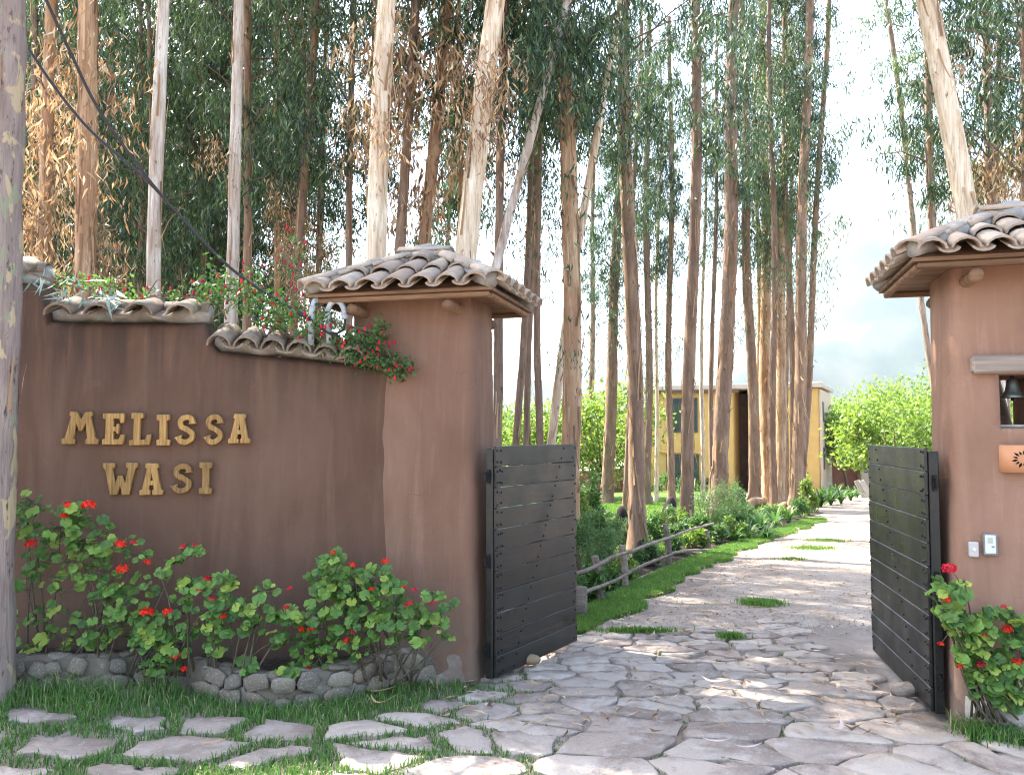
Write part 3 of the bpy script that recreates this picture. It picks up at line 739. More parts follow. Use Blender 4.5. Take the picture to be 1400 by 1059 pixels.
# ------------------------------------------------------------------ plank gates
STUD = MB(); STUD.lathe([(.0085, 0), (.008, .004), (.005, .007), (0, .008)], 7); STUD = STUD.mesh('stud', M['stud'], True)
def gate(near, tip, label, h, face, np_=11):
    """local x runs from the hinge to the tip, the seen side is local -y (face=-1) or +y (face=1)"""
    d = Vector(tip) - Vector(near); L = d.length
    g = thing('wooden_gate', label, 'gate', (near[0], near[1], .022), math.atan2(d.y, d.x), 'open plank gates of the drive')
    z0 = .03; ph = (h - z0) / np_
    for (x0, x1, nm) in ((0, .075, 'stile'), (L - .07, L - .002, 'stile')):
        q = MB(); q.bbox((x0, -.03 if face > 0 else -.028, z0 - .01), (x1, .028 if face > 0 else .03, h - .02), .006); q.build(nm, M['gate'], g)
    q = MB(); a0 = Vector((L * .16, z0 + .03)); a1 = Vector((L * .86, h - .05)); dd = (a1 - a0).normalized(); nn = Vector((-dd.y, dd.x)) * .05
    y0, y1 = -.026, .026
    P4 = [a0 + nn, a0 - nn, a1 - nn, a1 + nn]
    q.add([(p.x, y0, p.y) for p in P4] + [(p.x, y1, p.y) for p in P4], [(0, 1, 2, 3), (7, 6, 5, 4), (0, 4, 5, 1), (1, 5, 6, 2), (2, 6, 7, 3), (3, 7, 4, 0)])
    q.build('brace', M['gate'], g)
    for k in range(np_):
        za = z0 + k * ph + random.uniform(.0004, .002); zb_ = z0 + (k + 1) * ph - random.uniform(.0004, .002)
        q = MB(); yf = face * (.052 + random.uniform(-.003, .003))
        ya, yb = sorted((face * .031, yf))
        q.bbox((.012 + random.uniform(0, .004), ya, za), (L + random.uniform(-.004, .006), yb, zb_), .004)
        pl = q.build('plank', M['gate'], g, rot=(0, random.uniform(-.0009, .0009), 0))
        zm = (za + zb_) / 2
        fr = (zm - z0) / (h - z0)
        for fx in (.035, .085) if k % 3 else (.04, .07, .1):
            for dz in (-.045, .045):
                ob('stud', STUD, pl, loc=(fx + random.uniform(-.006, .006), yf, zm + dz + random.uniform(-.008, .008)), rot=(-face * math.pi / 2, 0, 0))
        for fx in (L - .04, L * (.18 + .66 * fr)):
            for dz in (-.04, .04):
                ob('stud', STUD, pl, loc=(fx + random.uniform(-.008, .008) + dz * .5, yf, zm + dz), rot=(-face * math.pi / 2, 0, 0))
    for z in (.22, .85, h - .22):
        q = MB(); q.tube([(-.012, 0, z - .05), (-.012, 0, z + .05)], .012, 8); q.bbox((-.06, -.008, z - .03), (-.002, .008, z + .03), .002)
        q.build('hinge', M['stud'], g)
    return g
gate((-.165, 5.99), (.50, 7.06), 'left leaf of the dark plank gate swung open beside the lettered wall', 1.675, -1)
gate((2.67, 5.25), (2.945, 6.73), 'right leaf of the dark plank gate swung open by the intercom pillar', 1.675, 1)

# ------------------------------------------------------------------ planters with cobbles
def cobble_mesh(sd):
    bm = bmesh.new(); bmesh.ops.create_icosphere(bm, subdivisions=1, radius=1)
    for v in bm.verts:
        n = 1 + .42 * noise.noise(v.co * 1.6 + Vector((sd * 9.1, 0, 0))); c_ = v.co.copy(); v.co = Vector([math.copysign(abs(a) ** .62, a) for a in c_]) * n * .86
    me = bpy.data.meshes.new('cobble'); bm.to_mesh(me); bm.free()
    me.polygons.foreach_set('use_smooth', np.full(len(me.polygons), True)); return me
def cobbles(mat):
    out = []
    for k in range(5):
        me = cobble_mesh(k); me.materials.append(mat); out.append(me)
    return out
COB = cobbles(M['cobble']); COBP = cobbles(M['pale_cobble'])
def planter(label, path, hts, meshes, mortar, thick=.16, size=.085, back=None):
    """low curved wall of round stones set in mortar; path runs left to right along its front foot"""
    P = [Vector((x, y)) for x, y in path]
    o = thing('stone_planter', label, 'planter', (P[0].x, P[0].y, 0)); O = Vector((P[0].x, P[0].y, 0))
    pts = []; hs = []
    for i in range(len(P) - 1):
        n = max(2, int((P[i + 1] - P[i]).length / .07))
        for k in range(n):
            t_ = k / n; pts.append(P[i].lerp(P[i + 1], t_)); hs.append(hts[i] + (hts[i + 1] - hts[i]) * t_)
    pts.append(P[-1]); hs.append(hts[-1]); N = len(pts); V = []; Fq = []
    nrm = []
    for i in range(N):
        t_ = (pts[min(N - 1, i + 2)] - pts[max(0, i - 2)]).normalized(); nrm.append(Vector((-t_.y, t_.x)))
    for i, p in enumerate(pts):
        g0 = gz(p.x, p.y); n2 = nrm[i]
        for (d, z) in ((0, -.08), (.005, hs[i] * .5), (.02, hs[i] * .9), (.06, hs[i]), (thick - .03, hs[i] - .005), (thick, -.08)):
            e = .014 * noise.noise(Vector((p.x * 9, p.y * 9, z * 11)))
            q = p + n2 * (d + e); V.append((q.x - O.x, q.y - O.y, g0 + z + e))
    for i in range(N - 1):
        for k in range(5): Fq.append((i * 6 + k + 1, i * 6 + k, (i + 1) * 6 + k, (i + 1) * 6 + k + 1))
    Fq += [tuple(range(6)), tuple(reversed(range((N - 1) * 6, N * 6)))]
    me = bpy.data.meshes.new('mortar_wall'); me.from_pydata(V, [], Fq); me.update(); me.materials.append(mortar); ob('mortar_wall', me, o)
    acc = [0]
    for i in range(N - 1): acc.append(acc[-1] + (pts[i + 1] - pts[i]).length)
    T = acc[-1]; z = 0; row = 0
    while True:
        s = random.uniform(0, .05); any_ = False
        while s < T:
            w_ = size * random.uniform(.75, 1.45)
            i = min(N - 1, next((j for j, a in enumerate(acc) if a >= s + w_ / 2), N - 1)); hh_ = size * random.uniform(.62, .95)
            zc = z + hh_ * .55
            if zc + hh_ * .3 < hs[i]:
                any_ = True; p = pts[i] + nrm[i] * random.uniform(-.02, .012); g0 = gz(p.x, p.y)
                ob('cobble', random.choice(meshes), o, loc=(p.x - O.x, p.y - O.y, g0 + zc), rot=(random.uniform(-.4, .4), random.uniform(-.5, .5), math.atan2(-nrm[i].x, nrm[i].y)), scale=(w_ * .60, .036 * random.uniform(.7, 1.2), hh_ * .68))
            s += w_ * 1.02
        z += size * .80; row += 1
        if not any_ or row > 6: break
    # top row: flatter stones lying on the crest
    s = .03
    while s < T:
        w_ = size * random.uniform(.9, 1.7); i = min(N - 1, next((j for j, a in enumerate(acc) if a >= s + w_ / 2), N - 1)); p = pts[i] + nrm[i] * random.uniform(.06, .1); g0 = gz(p.x, p.y)
        ob('cobble', random.choice(meshes), o, loc=(p.x - O.x, p.y - O.y, g0 + hs[i] - .012), rot=(random.uniform(-.2, .2), random.uniform(-.2, .2), math.atan2(-nrm[i].x, nrm[i].y)), scale=(w_ * .52, .07, .028))
        s += w_ * 1.1
    # soil inside
    if back:
        V = []; Fq = []
        for i, p in enumerate(pts):
            q = p + nrm[i] * (thick - .03); b_ = back(i / (N - 1))
            for t_ in (0, .5, 1):
                r = q.lerp(Vector(b_), t_); V.append((r.x - O.x, r.y - O.y, gz(p.x, p.y) + hs[i] - .05 + .03 * noise.noise(Vector((r.x * 6, r.y * 6, 0)))))
        for i in range(N - 1):
            for k in range(2): Fq.append((i * 3 + k, (i + 1) * 3 + k, (i + 1) * 3 + k + 1, i * 3 + k + 1))
        ob('soil', np_mesh('planter_soil', V, np.array(Fq), True, [M['mulch']]), o)
    return o
def wall_pt(x): return (x, WA.y + (x - WA.x) * WD.y / WD.x + .03)
planter('low cobble planter under the wooden letters, curving to the left pillar', [(-2.20, 5.66), (-2.02, 5.57), (-1.75, 5.47), (-1.48, 5.44), (-1.2, 5.56), (-.92, 5.78), (-.70, 5.97), (-.55, 6.02)],
        [.22, .22, .22, .22, .23, .25, .26, .26], COB, M['pmortar'], .15, .135, lambda t: wall_pt(-2.2 + t * 1.35))
planter('shorter mossy cobble planter beside the tree trunk at the far left', [(-4.6, 5.42), (-3.9, 5.40), (-3.3, 5.44), (-2.85, 5.52), (-2.62, 5.60), (-2.52, 5.72), (-2.5, 5.86)],
        [.24, .24, .24, .23, .22, .22, .21], COB, M['pmortar'], .16, .14, lambda t: wall_pt(-4.5 + t * 2.05))
pr = [hit(1303, 980, CR, U)[0], 0]
def Rp(x, y): v = loc(pillarR, x, y, 0); return (v[0], v[1])
planter('pale cobble planter at the foot of the bell niche pillar', [Rp(.0, -.045), Rp(.12, -.14), Rp(.31, -.24), Rp(.7, -.36), Rp(1.3, -.46), Rp(1.8, -.48)], [.22, .22, .21, .21, .21, .21], COBP, M['pale_cobble'], .15, .12, lambda t: Rp(.05 + 1.7 * t, .03))

# ------------------------------------------------------------------ stone paving: each flagstone an object
def clip(poly, n, d):
    out = []
    for i in range(len(poly)):
        a, b = poly[i - 1], poly[i]; da, db = a @ n - d, b @ n - d
        if da <= 0: out.append(a)
        if (da < 0) != (db < 0): out.append(a + (b - a) * (da / (da - db)))
    return out
paving = tag(ob('stone_paving', None), kind='structure')
XS = 1.55                                             # stones are longer across the drive
def make_paving():
    r = np.random.default_rng(21); pts = []
    y = 2.6; row = 0
    while y < 8.3:
        dy = .23 + .13 * r.random() if y < 5.2 else .15 + .08 * r.random()
        x = -5.2 + r.random() * .3
        while x < 4.4:
            st = (.32 + .48 * r.random()) if y < 5.2 else .20 + .30 * r.random()
            pts.append(np.array([(x + st / 2 + r.normal() * .05) / XS, y + dy / 2 + r.normal() * (.085 if y < 5.2 else .045)])); x += st
        y += dy; row += 1
    pts = np.array(pts); stones = []
    for i, p in enumerate(pts):
        X, Y = p[0] * XS, p[1]
        poly = [p + np.array(v) for v in ((-.6, -.6), (.6, -.6), (.6, .6), (-.6, .6))]
        dd = np.abs(pts - p).max(1)
        for j in np.where((dd < 1.0) & (dd > 0))[0]:
            n = pts[j] - p; n = n / np.linalg.norm(n); poly = clip(poly, n, ((pts[j] + p) / 2) @ n)
            if len(poly) < 3: break
        if len(poly) < 3: continue
        # left of the drive the stones lie apart in the grass; on the drive they fit closely
        gap = .006 + .008 * r.random() + .05 * sstep(.4, -1.2, X) * (.2 + r.random())
        poly = np.array(poly); poly[:, 0] *= XS; stones.append((X, Y, poly, gap))
    return stones
def in_paving(X, Y):
    lim = 7.72 + .15 * math.sin(X * 3.1) + .1 * math.sin(X * 7.7 + 1)
    if Y > lim or Y < 2.7: return False
    if X < -2.4: return Y < 5.12 + .12 * math.sin(X * 2)
    if X < -.45: return Y < 5.28 + .12 * sstep(-1.6, -.9, X)
    if X < -.1: return Y < 5.75
    if X < .62 and Y > 6 + (X + .17) * 1.61 + .55: return False
    xr = 2.50 if Y < 5.3 else 2.62 + (Y - 5.3) * .2
    if Y > 5.0 and X > xr + .45: return False
    if X > 2.6 and Y > 4.85 - (X - 2.6) * .3: return False
    return True
OCC_X0, OCC_Y0, OCC_D = -6.0, 2.4, .02
OCC = np.zeros((320, 520), dtype=bool)                # where a stone lies (for the grass)
def stone_obj(X, Y, poly, gap, k):
    r = np.random.default_rng(k + 100); c = poly.mean(0); N = 18
    per = np.concatenate([poly, poly[:1]]); sl = np.linalg.norm(np.diff(per, axis=0), axis=1); cum = np.concatenate([[0], np.cumsum(sl)])
    out = []
    for s in np.arange(N) / N * cum[-1]:
        i = min(len(sl) - 1, np.searchsorted(cum, s, 'right') - 1); q = per[i] + (per[i + 1] - per[i]) * (s - cum[i]) / sl[i]
        d = q - c; L = np.linalg.norm(d); q = c + d * max(.3, (1 - gap / max(L, .05) * 1.2)) + r.normal(size=2) * .013; out.append(q)
    out = np.array(out); out = out * .9 + .05 * (np.roll(out, 1, 0) + np.roll(out, -1, 0))
    area = .5 * abs(np.sum(out[:, 0] * np.roll(out[:, 1], -1) - out[:, 1] * np.roll(out[:, 0], -1)))
    if area < .012: return
    h = .013 + .013 * r.random() + (.003 if X > .3 else 0); g0 = gz(X, Y); tx, ty = r.normal(size=2) * .012
    V = []
    def top(q): return g0 + h + (q[0] - c[0]) * tx + (q[1] - c[1]) * ty
    for q in out: V.append((q[0] - c[0], q[1] - c[1], -.03 + g0))
    for q in out:
        e = c + (q - c) * (.992 + r.normal() * .004); V.append((e[0] - c[0], e[1] - c[1], top(e) - .006))
    for q in out:
        e = c + (q - c) * (.95 + r.normal() * .015); V.append((e[0] - c[0], e[1] - c[1], top(e) + r.normal() * .003))
    for q in out[::3]:
        e = c + (q - c) * .5; V.append((e[0] - c[0], e[1] - c[1], top(e) + r.normal() * .005))
    Fq = []
    for a in (0, N):
        for i in range(N): Fq.append((a + i, a + (i + 1) % N, a + N + (i + 1) % N, a + N + i))
    Fq = [f for f in Fq]; tri = []
    b0, m = 2 * N, 3 * N
    for i in range(N):
        k0, k1 = m + (i // 3), m + (((i + 1) % N) // 3)
        tri.append((b0 + i, b0 + (i + 1) % N, k0))
        if k0 != k1: tri.append((b0 + (i + 1) % N, k1, k0))
    me = bpy.data.meshes.new('flagstone'); me.from_pydata(V, [], Fq + tri + [tuple(range(m, m + 6))]); me.update(); me.materials.append(M['pave'])
    me.polygons.foreach_set('use_smooth', np.array([i >= 2 * N for i in range(len(me.polygons))]))
    bmx = bmesh.new(); bmx.from_mesh(me); bmesh.ops.recalc_face_normals(bmx, faces=bmx.faces); bmx.to_mesh(me); bmx.free()
    ob('flagstone', me, paving, loc=(c[0], c[1], 0))
    # occupancy raster
    x0, y0 = out.min(0); x1, y1 = out.max(0)
    xi = np.arange(max(0, int((x0 - OCC_X0) / OCC_D)), min(OCC.shape[1], int((x1 - OCC_X0) / OCC_D) + 2)); yi = np.arange(max(0, int((y0 - OCC_Y0) / OCC_D)), min(OCC.shape[0], int((y1 - OCC_Y0) / OCC_D) + 2))
    gx, gy = np.meshgrid(xi * OCC_D + OCC_X0, yi * OCC_D + OCC_Y0); ins = np.zeros(gx.shape, bool); j = N - 1
    o2 = c + (out - c) * .97
    for i in range(N):
        xi_, yi_, xj, yj = o2[i, 0], o2[i, 1], o2[j, 0], o2[j, 1]
        cr = ((yi_ > gy) != (yj > gy)) & (gx < (xj - xi_) * (gy - yi_) / (yj - yi_ + 1e-12) + xi_); ins ^= cr; j = i
    OCC[np.ix_(yi, xi)] |= ins
for k, (X, Y, poly, gap) in enumerate(make_paving()):
    if X < .1 and Y > 4.55 and random.random() < .10: continue
    if in_paving(X, Y): stone_obj(X, Y, poly, gap, k)

# ------------------------------------------------------------------ grass (uncountable: one object each)
def gz_np(x, y):
    def ss(a, b, v):
        t_ = np.clip((v - a) / (b - a), 0, 1); return t_ * t_ * (3 - 2 * t_)
    return -.033 * (np.clip(y, 8, 45) - 8) + .09 * ss(-1.5, -2.8, x) * ss(4.5, 5.4, y) * (1 - ss(7, 8, y))
def blades(name, pts, hgt, wid, mat, lean=.5, label=None):
    n = len(pts); a = rng.random(n) * 2 * np.pi; l = rng.random(n) * lean; b = rng.random(n) * 2 * np.pi
    hgt = np.broadcast_to(hgt, n) * (.55 + .75 * rng.random(n)); w_ = wid * (.7 + .6 * rng.random(n))
    side = np.stack([np.cos(a), np.sin(a), np.zeros(n)], 1) * w_[:, None]
    ld = np.stack([np.cos(b), np.sin(b), np.zeros(n)], 1)
    mid = pts + ld * (hgt * l * .35)[:, None] + np.array([0, 0, 1]) * (hgt * .6)[:, None]
    tip = pts + ld * (hgt * l * 1.1)[:, None] + np.array([0, 0, 1]) * (hgt * (1 - .35 * l))[:, None]
    V = np.stack([pts - side, pts + side, mid + side * .75, mid - side * .75, tip], 1).reshape(-1, 3)
    o5 = np.arange(n)[:, None] * 5
    return tag(ob(name, np_mesh(name, V, [o5 + np.array([0, 1, 2, 3]), o5 + np.array([3, 2, 4])], False, [mat])), label, None, None, 'stuff')
def occ_at(x, y):
    i = ((y - OCC_Y0) / OCC_D).round().astype(int); j = ((x - OCC_X0) / OCC_D).round().astype(int)
    ok = (i >= 0) & (i < OCC.shape[0]) & (j >= 0) & (j < OCC.shape[1]); r = np.zeros(len(x), bool); r[ok] = OCC[i[ok], j[ok]]; return r
def fnoise(x, y, s, sd=0):
    return np.array([noise.noise(Vector((a * s, b * s, sd))) for a, b in zip(x, y)])
n = 210000
x = rng.uniform(-5.6, 2.9, n); y = rng.uniform(2.8, 7.9, n)
fn = fnoise(x, y, 1.6) ; fn2 = fnoise(x, y, 5, 4)
left = np.clip((.35 - x) / 1.3, 0, 1)
dens = np.where(x < .35, .30 + .75 * left + fn * .5 + fn2 * .3, .0)
joint = (fn * .9 + fn2 * .5) > .17
dens = np.where((x >= .0) & joint & (y > 3.4), np.where(x < 1.3, .6, .35), dens)
back = np.where(x < -2.45, 5.45, np.where(x < -.5, 5.62 + .0 * x, np.where(x < -.1, 5.95, 7.75)))
bx_ = np.interp(x, [-2.2, -1.75, -1.48, -1.2, -.92, -.6], [5.6, 5.45, 5.42, 5.54, 5.76, 6.0]); back = np.where((x > -2.2) & (x < -.5), bx_, back)
keep = (rng.random(n) < dens) & ~occ_at(x, y) & (y < back)
keep &= ~((x > 2.5) & (y > 5.1)) & ~((x > .3) & (y > 7.6))
x, y = x[keep], y[keep]
edge = np.clip(1 - (np.where(x < -.1, back[keep], 99) - y) / .45, 0, 1)
hg = .03 + .03 * left[keep] + .04 * edge * (x < -.3) + .07 * edge * (x < -2.2)
hg *= np.where(x > .2, .7, 1)
blades('front_grass', np.stack([x, y, gz_np(x, y)], 1), hg, .0034, M['grass'], .9, 'green grass growing between the flagstones in front of the wall')
# grass tuft at the foot of the right planter
n = 5200; tt = rng.random(n); q0, q1 = np.array(Rp(.0, -.10)), np.array(Rp(.95, -.50))
pp = q0 + (q1 - q0) * tt[:, None] + rng.normal(size=(n, 2)) * np.array([.05, .06]) + np.array([-.05, -.06])
pp = pp[~occ_at(pp[:, 0], pp[:, 1]) | (rng.random(n) < .5)]
blades('planter_grass', np.column_stack([pp, np.full(len(pp), .0)]), .12, .0036, M['grass'], 1.0, 'tuft of grass below the pale planter on the right')
# bright strip beside the drive, and the small islands of grass in the drive
n = 75000; y = 7.4 + 14 * rng.random(n) ** 1.6; wd_ = .50
lx = np.array([road_left(v) for v in y]); x = lx - .42 + rng.random(n) * (.54 + .26 * fnoise(y, y * 0, 1.7))
blades('verge_grass', np.stack([x, y, gz_np(x, y)], 1), .068, .0045, M['lawn_blade'], .9, 'strip of short grass along the left edge of the dirt drive')
isl = []
for (px, py, rx, ry, k) in ((1040, 829, .17, .13, 1500), (1000, 876, .10, .05, 350), (870, 868, .3, .04, 600), (1112, 752, .35, .22, 900), (1085, 768, .2, .12, 300), (1130, 742, .3, .2, 700)):
    c = G(px, py); q = rng.normal(size=(k, 2)) * np.array([rx, ry]) * .6 + np.array([c.x, c.y]); isl.append(q)
isl = np.concatenate(isl); blades('drive_grass', np.column_stack([isl, gz_np(isl[:, 0], isl[:, 1]) + .03]), .055, .0042, M['lawn_blade'], .9, 'small islands of grass in the dirt drive')
n = 120000; y = 9.0 + 22 * rng.random(n) ** 1.3; lx = np.array([road_left(v) for v in y]); x = lx - 1.4 - rng.random(n) * 9
blades('lawn_grass', np.stack([x, y, gz_np(x, y)], 1), .06, .008, M['lawn_blade'], .9, 'bright lawn behind the rail fence')

# ------------------------------------------------------------------ geraniums
def ger_leaf(sd, R=.035):
    r = random.Random(sd); n = 20; V = [(0, 0, -.012)]; Fq = []
    for k in range(n):
        a = math.pi * (-.95 + 1.90 * k / (n - 1)); s = R * (1 + .10 * math.cos(a * 7 + sd)) * (1 + r.uniform(-.05, .05))
        V.append((math.cos(a) * s * .55, math.sin(a) * s * .55, -.002 + .003 * math.cos(a * 7)))
        V.append((math.cos(a) * s, math.sin(a) * s, .006 * math.cos(a * 3 + sd) - .004))
    for k in range(n - 1):
        i = 1 + 2 * k; Fq += [(0, i, i + 2), (i, i + 1, i + 3, i + 2)]
    me = bpy.data.meshes.new('leaf'); me.from_pydata(V, [], Fq); me.update(); me.materials.append(M['ger'])
    me.polygons.foreach_set('use_smooth', np.full(len(me.polygons), True)); return me
GL = [ger_leaf(i) for i in range(5)]
def flower_mesh(mat, sd, n=34, R=.040):
    r = random.Random(sd); V = []; Fq = []
    for k in range(n):
        d = Vector((r.gauss(0, 1), r.gauss(0, 1), abs(r.gauss(0, .8)) * 1.0 - .2)).normalized(); c = d * R * r.uniform(.55, 1)
        c.z *= .8; a = d.orthogonal().normalized(); b = d.cross(a); ph = r.uniform(0, 6.28); a, b = a * math.cos(ph) + b * math.sin(ph), b * math.cos(ph) - a * math.sin(ph)
        s = R * .42; o = len(V); V += [c - a * s * .2, c + a * s * .5 + b * s * .55 + d * .004, c + a * s * 1.25 + d * .002, c + a * s * .5 - b * s * .55 + d * .004, c - a * s * .9 + b * s * .5, c - a * s * 1.0 - b * s * .4 + d * .003]
        Fq += [(o, o + 1, o + 2, o + 3), (o, o + 4, o + 5)]
    me = bpy.data.meshes.new('flower_head'); me.from_pydata([v[:] for v in V], [], Fq); me.update(); me.materials.append(mat); return me
FR = [flower_mesh(M['red'], i) for i in range(3)]; FP = [flower_mesh(M['pink'], 9 + i) for i in range(2)]
def geranium(label, Y, blobs, flowers, roots, sd, dep=.16, size=1.0, group='geraniums in the planters', nroot=None):
    """blobs: (px, py, rx, ry, n leaves) measured on the photograph at depth Y"""
    r = random.Random(sd); rt = [Vector(W(px, 590, Y)) for px in roots]
    z0 = gz(rt[0].x, Y) + .14; O = Vector((sum(p.x for p in rt) / len(rt), Y, z0))
    g = thing('geranium_plant', label, 'geranium', O, 0, group); st = MB()
    for (px, py, rx, ry, n) in blobs:
        c = W(px, py, Y); sx, sz = rx / F * Y, ry / F * Y
        root = min(rt, key=lambda p: abs(p.x - c.x)) if r.random() < .75 else r.choice(rt)
        rp = Vector((root.x + r.uniform(-.12, .12), Y + r.uniform(-.06, .1), z0 - .02)); tips = []
        for _ in range(max(1, n // 9)):
            e = c + Vector((r.gauss(0, .4) * sx, r.uniform(-.5, .6) * dep, r.gauss(0, .35) * sz)); md_ = rp.lerp(e, .5) + Vector((r.uniform(-.07, .07), r.uniform(-.05, .05), r.uniform(-.03, .08)))
            pts = [rp.lerp(md_, t_ / 4).lerp(md_.lerp(e, t_ / 4), t_ / 4) for t_ in range(5)]
            st.tube([p - O for p in pts], [.008, .007, .006, .0045, .003], 5, wob=.1); tips.append(pts)
        for _ in range(int(n * 1.55)):
            while True:
                u, v, w_ = r.uniform(-1, 1), r.uniform(-1, 1), r.uniform(-1, 1)
                if u * u + v * v + w_ * w_ < 1: break
            p = c + Vector((u * sx, w_ * dep * .8 - .03, v * sz))
            nrm_ = Vector((r.gauss(0, .35), r.gauss(-.65, .3), r.uniform(.45, 1.0))).normalized()
            q = nrm_.to_track_quat('Z', 'Y') @ Matrix.Rotation(r.uniform(0, 6.28), 3, 'Z').to_quaternion()
            s = size * r.choice((.45, .6, .75, .9, 1, 1.1, 1.3)) * r.uniform(.9, 1.1)
            lf = ob('leaf', r.choice(GL), g, loc=p - O, scale=(s, s, s)); lf.rotation_euler = q.to_euler()
            tp = min((q_ for t_ in tips for q_ in t_[2:]), key=lambda q_: (q_ - p).length)
            if (tp - p).length < .2: st.tube([tp - O, (tp + p) / 2 - O + Vector((0, 0, -.01)), p - O + nrm_ * -.012 * s], [.0025, .002, .0018], 3, False)
    for (px, py, s, pk) in flowers:
        p = W(px, py, Y - dep * .55); fl = ob('flower_head', r.choice(FP if pk else FR), g, loc=p - O, scale=(s * 1.08, s * 1.08, s * .95), rot=(r.uniform(-.4, .2), r.uniform(-.3, .3), r.uniform(0, 6)))
        b_ = min(blobs, key=lambda q: (q[0] - px) ** 2 + (q[1] - py) ** 2); c = W(b_[0], b_[1], Y)
        st.tube([c - O, (c + p) / 2 - O + Vector((0, -.02, 0)), p - O], [.003, .0025, .002], 4, False)
    o = st.build('stem', M['gstem'], g, True); tag(o, kind='stuff')
    return g
geranium('tall bushy red geranium beside the tree trunk at the far left', 5.62,
  [(40,690,28,20,14),(28,722,22,22,10),(96,700,26,18,12),(75,728,34,20,14),(125,725,34,22,16),(60,765,30,18,9),(118,758,38,20,18),(170,745,28,14,10),(195,757,20,10,6),(150,782,40,20,16),(92,790,26,16,8),(40,790,24,22,6),(205,800,22,14,7),(160,815,34,20,12),(105,840,60,26,9),(45,850,40,28,9),(140,868,30,18,9),(30,885,26,12,4),(85,875,36,14,5),(172,850,30,22,12)],
  [(121,691,1.15,0),(94,691,.85,0),(87,705,.6,0),(42,743,.85,0),(165,744,.9,0),(168,778,1,0),(202,768,.6,0),(182,741,.5,1),(15,690,.5,0)], (50, 85, 110, 135), 1)
geranium('sparse red geranium between the tall bush and the leaning stems', 5.55,
  [(235,766,14,6,5),(264,755,14,12,8),(226,784,10,10,4),(257,796,12,10,5),(176,833,24,18,10),(212,846,34,18,16),(245,828,20,16,9),(205,872,28,18,12),(238,880,26,20,12),(222,905,28,12,9),(252,862,22,16,8),(275,803,20,10,6)],
  [(200,837,1.1,0),(230,837,.9,0),(240,895,.75,0),(252,914,.55,0),(250,747,.55,1),(266,745,.4,1)], (205, 225, 262), 2)
geranium('pale green geranium with long leaning stems at the middle of the planter', 5.55,
  [(308,788,9,12,7),(282,800,14,8,5),(312,806,14,10,7),(290,832,22,14,9),(330,828,24,14,12),(365,808,16,12,9),(378,834,18,12,9),(346,848,22,14,9),(305,856,22,12,8),(300,880,16,16,6),(345,908,20,10,7),(392,842,14,14,8),(372,870,18,16,7),(396,918,18,12,9)],
  [(283,790,.6,1),(272,808,.55,1),(290,818,.5,1),(303,842,.7,0),(396,804,.45,1),(391,830,.55,1)], (270, 300, 345), 3)
geranium('full rounded red geranium at the right end of the planter', 5.68,
  [(455,762,18,9,8),(440,786,24,14,12),(478,786,32,16,18),(512,786,26,14,14),(540,800,24,12,12),(455,812,36,18,20),(498,816,36,18,20),(536,830,30,18,16),(425,846,26,20,13),(465,846,34,20,18),(505,850,34,20,18),(545,858,26,18,12),(575,838,24,16,12),(590,812,16,9,7),(616,824,11,7,4),(604,848,12,14,6),(415,876,24,16,11),(452,880,26,16,12),(490,882,30,14,11),(430,902,30,14,10),(575,868,16,12,6),(610,872,14,6,3)],
  [(455,756,.55,0),(482,772,.6,0),(527,767,.65,0),(508,806,.55,0),(552,803,.5,1),(566,806,.5,1),(559,825,.75,1),(592,823,.55,1),(412,860,.6,0),(425,860,.65,0),(483,863,.55,1),(474,875,.65,0),(421,915,.75,0)], (440, 475, 520, 560), 4)
geranium('bright red geranium at the foot of the bell niche pillar', 4.93,
  [(1284,797,7,9,3),(1278,812,12,8,3),(1303,812,14,10,5),(1312,796,9,9,3),(1292,836,14,12,7),(1312,832,14,10,5),(1300,852,14,12,8),(1328,846,18,12,8),(1352,838,16,10,6),(1342,862,20,12,9),(1320,872,16,14,8),(1312,898,18,12,8),(1340,892,22,14,10),(1384,840,16,14,8),(1396,858,14,14,6),(1378,878,20,16,9),(1362,906,24,16,11),(1332,918,18,12,8),(1392,906,18,18,8),(1350,935,22,12,8),(1385,938,22,12,8),(1372,958,22,8,5),(1420,880,22,50,14),(1352,912,26,16,12),(1370,940,26,14,12),(1340,945,16,10,8),(1330,868,14,14,7)],
  [(1298,777,1.0,1),(1294,819,.62,0),(1345,868,.65,0),(1377,860,.75,0),(1286,880,.45,0),(1315,911,.6,0),(1341,908,.65,1),(1391,904,.65,0),(1372,829,.4,1)], (1335, 1365, 1398), 5, .10, 1.1)

# ------------------------------------------------------------------ leaf clouds
def leaf_tris(P, D, S, L, Wd, bend=.25):
    """kite leaves: P base points, D long axes, S side vectors"""
    n = len(P); L = np.broadcast_to(L, n)[:, None]; Wd = np.broadcast_to(Wd, n)[:, None]
    B = np.cross(D, S); k = rng.normal(size=(n, 1)) * bend
    c = P + D * L * .42 + S * L * k * .35
    V = np.stack([P, c - S * Wd * .5 + B * Wd * .15, c + S * Wd * .5 + B * Wd * .15, P + D * L - S * L * k * .35], 1).reshape(-1, 3)
    o4 = np.arange(n)[:, None] * 4
    return V, np.concatenate([o4 + np.array([0, 1, 2]), o4 + np.array([1, 3, 2])])
def unit(v): return v / (np.linalg.norm(v, axis=1, keepdims=True) + 1e-9)
def hanging(P, spread=.45, L=(.10, .19), Wd=(.016, .028), up=-1.0):
    n = len(P); D = unit(np.column_stack([rng.normal(size=(n, 2)) * spread, np.full(n, up) + rng.normal(size=n) * spread * .5]))
    S = unit(np.cross(D, rng.normal(size=(n, 3))))
    return leaf_tris(P, D, S, rng.uniform(*L, n), rng.uniform(*Wd, n))
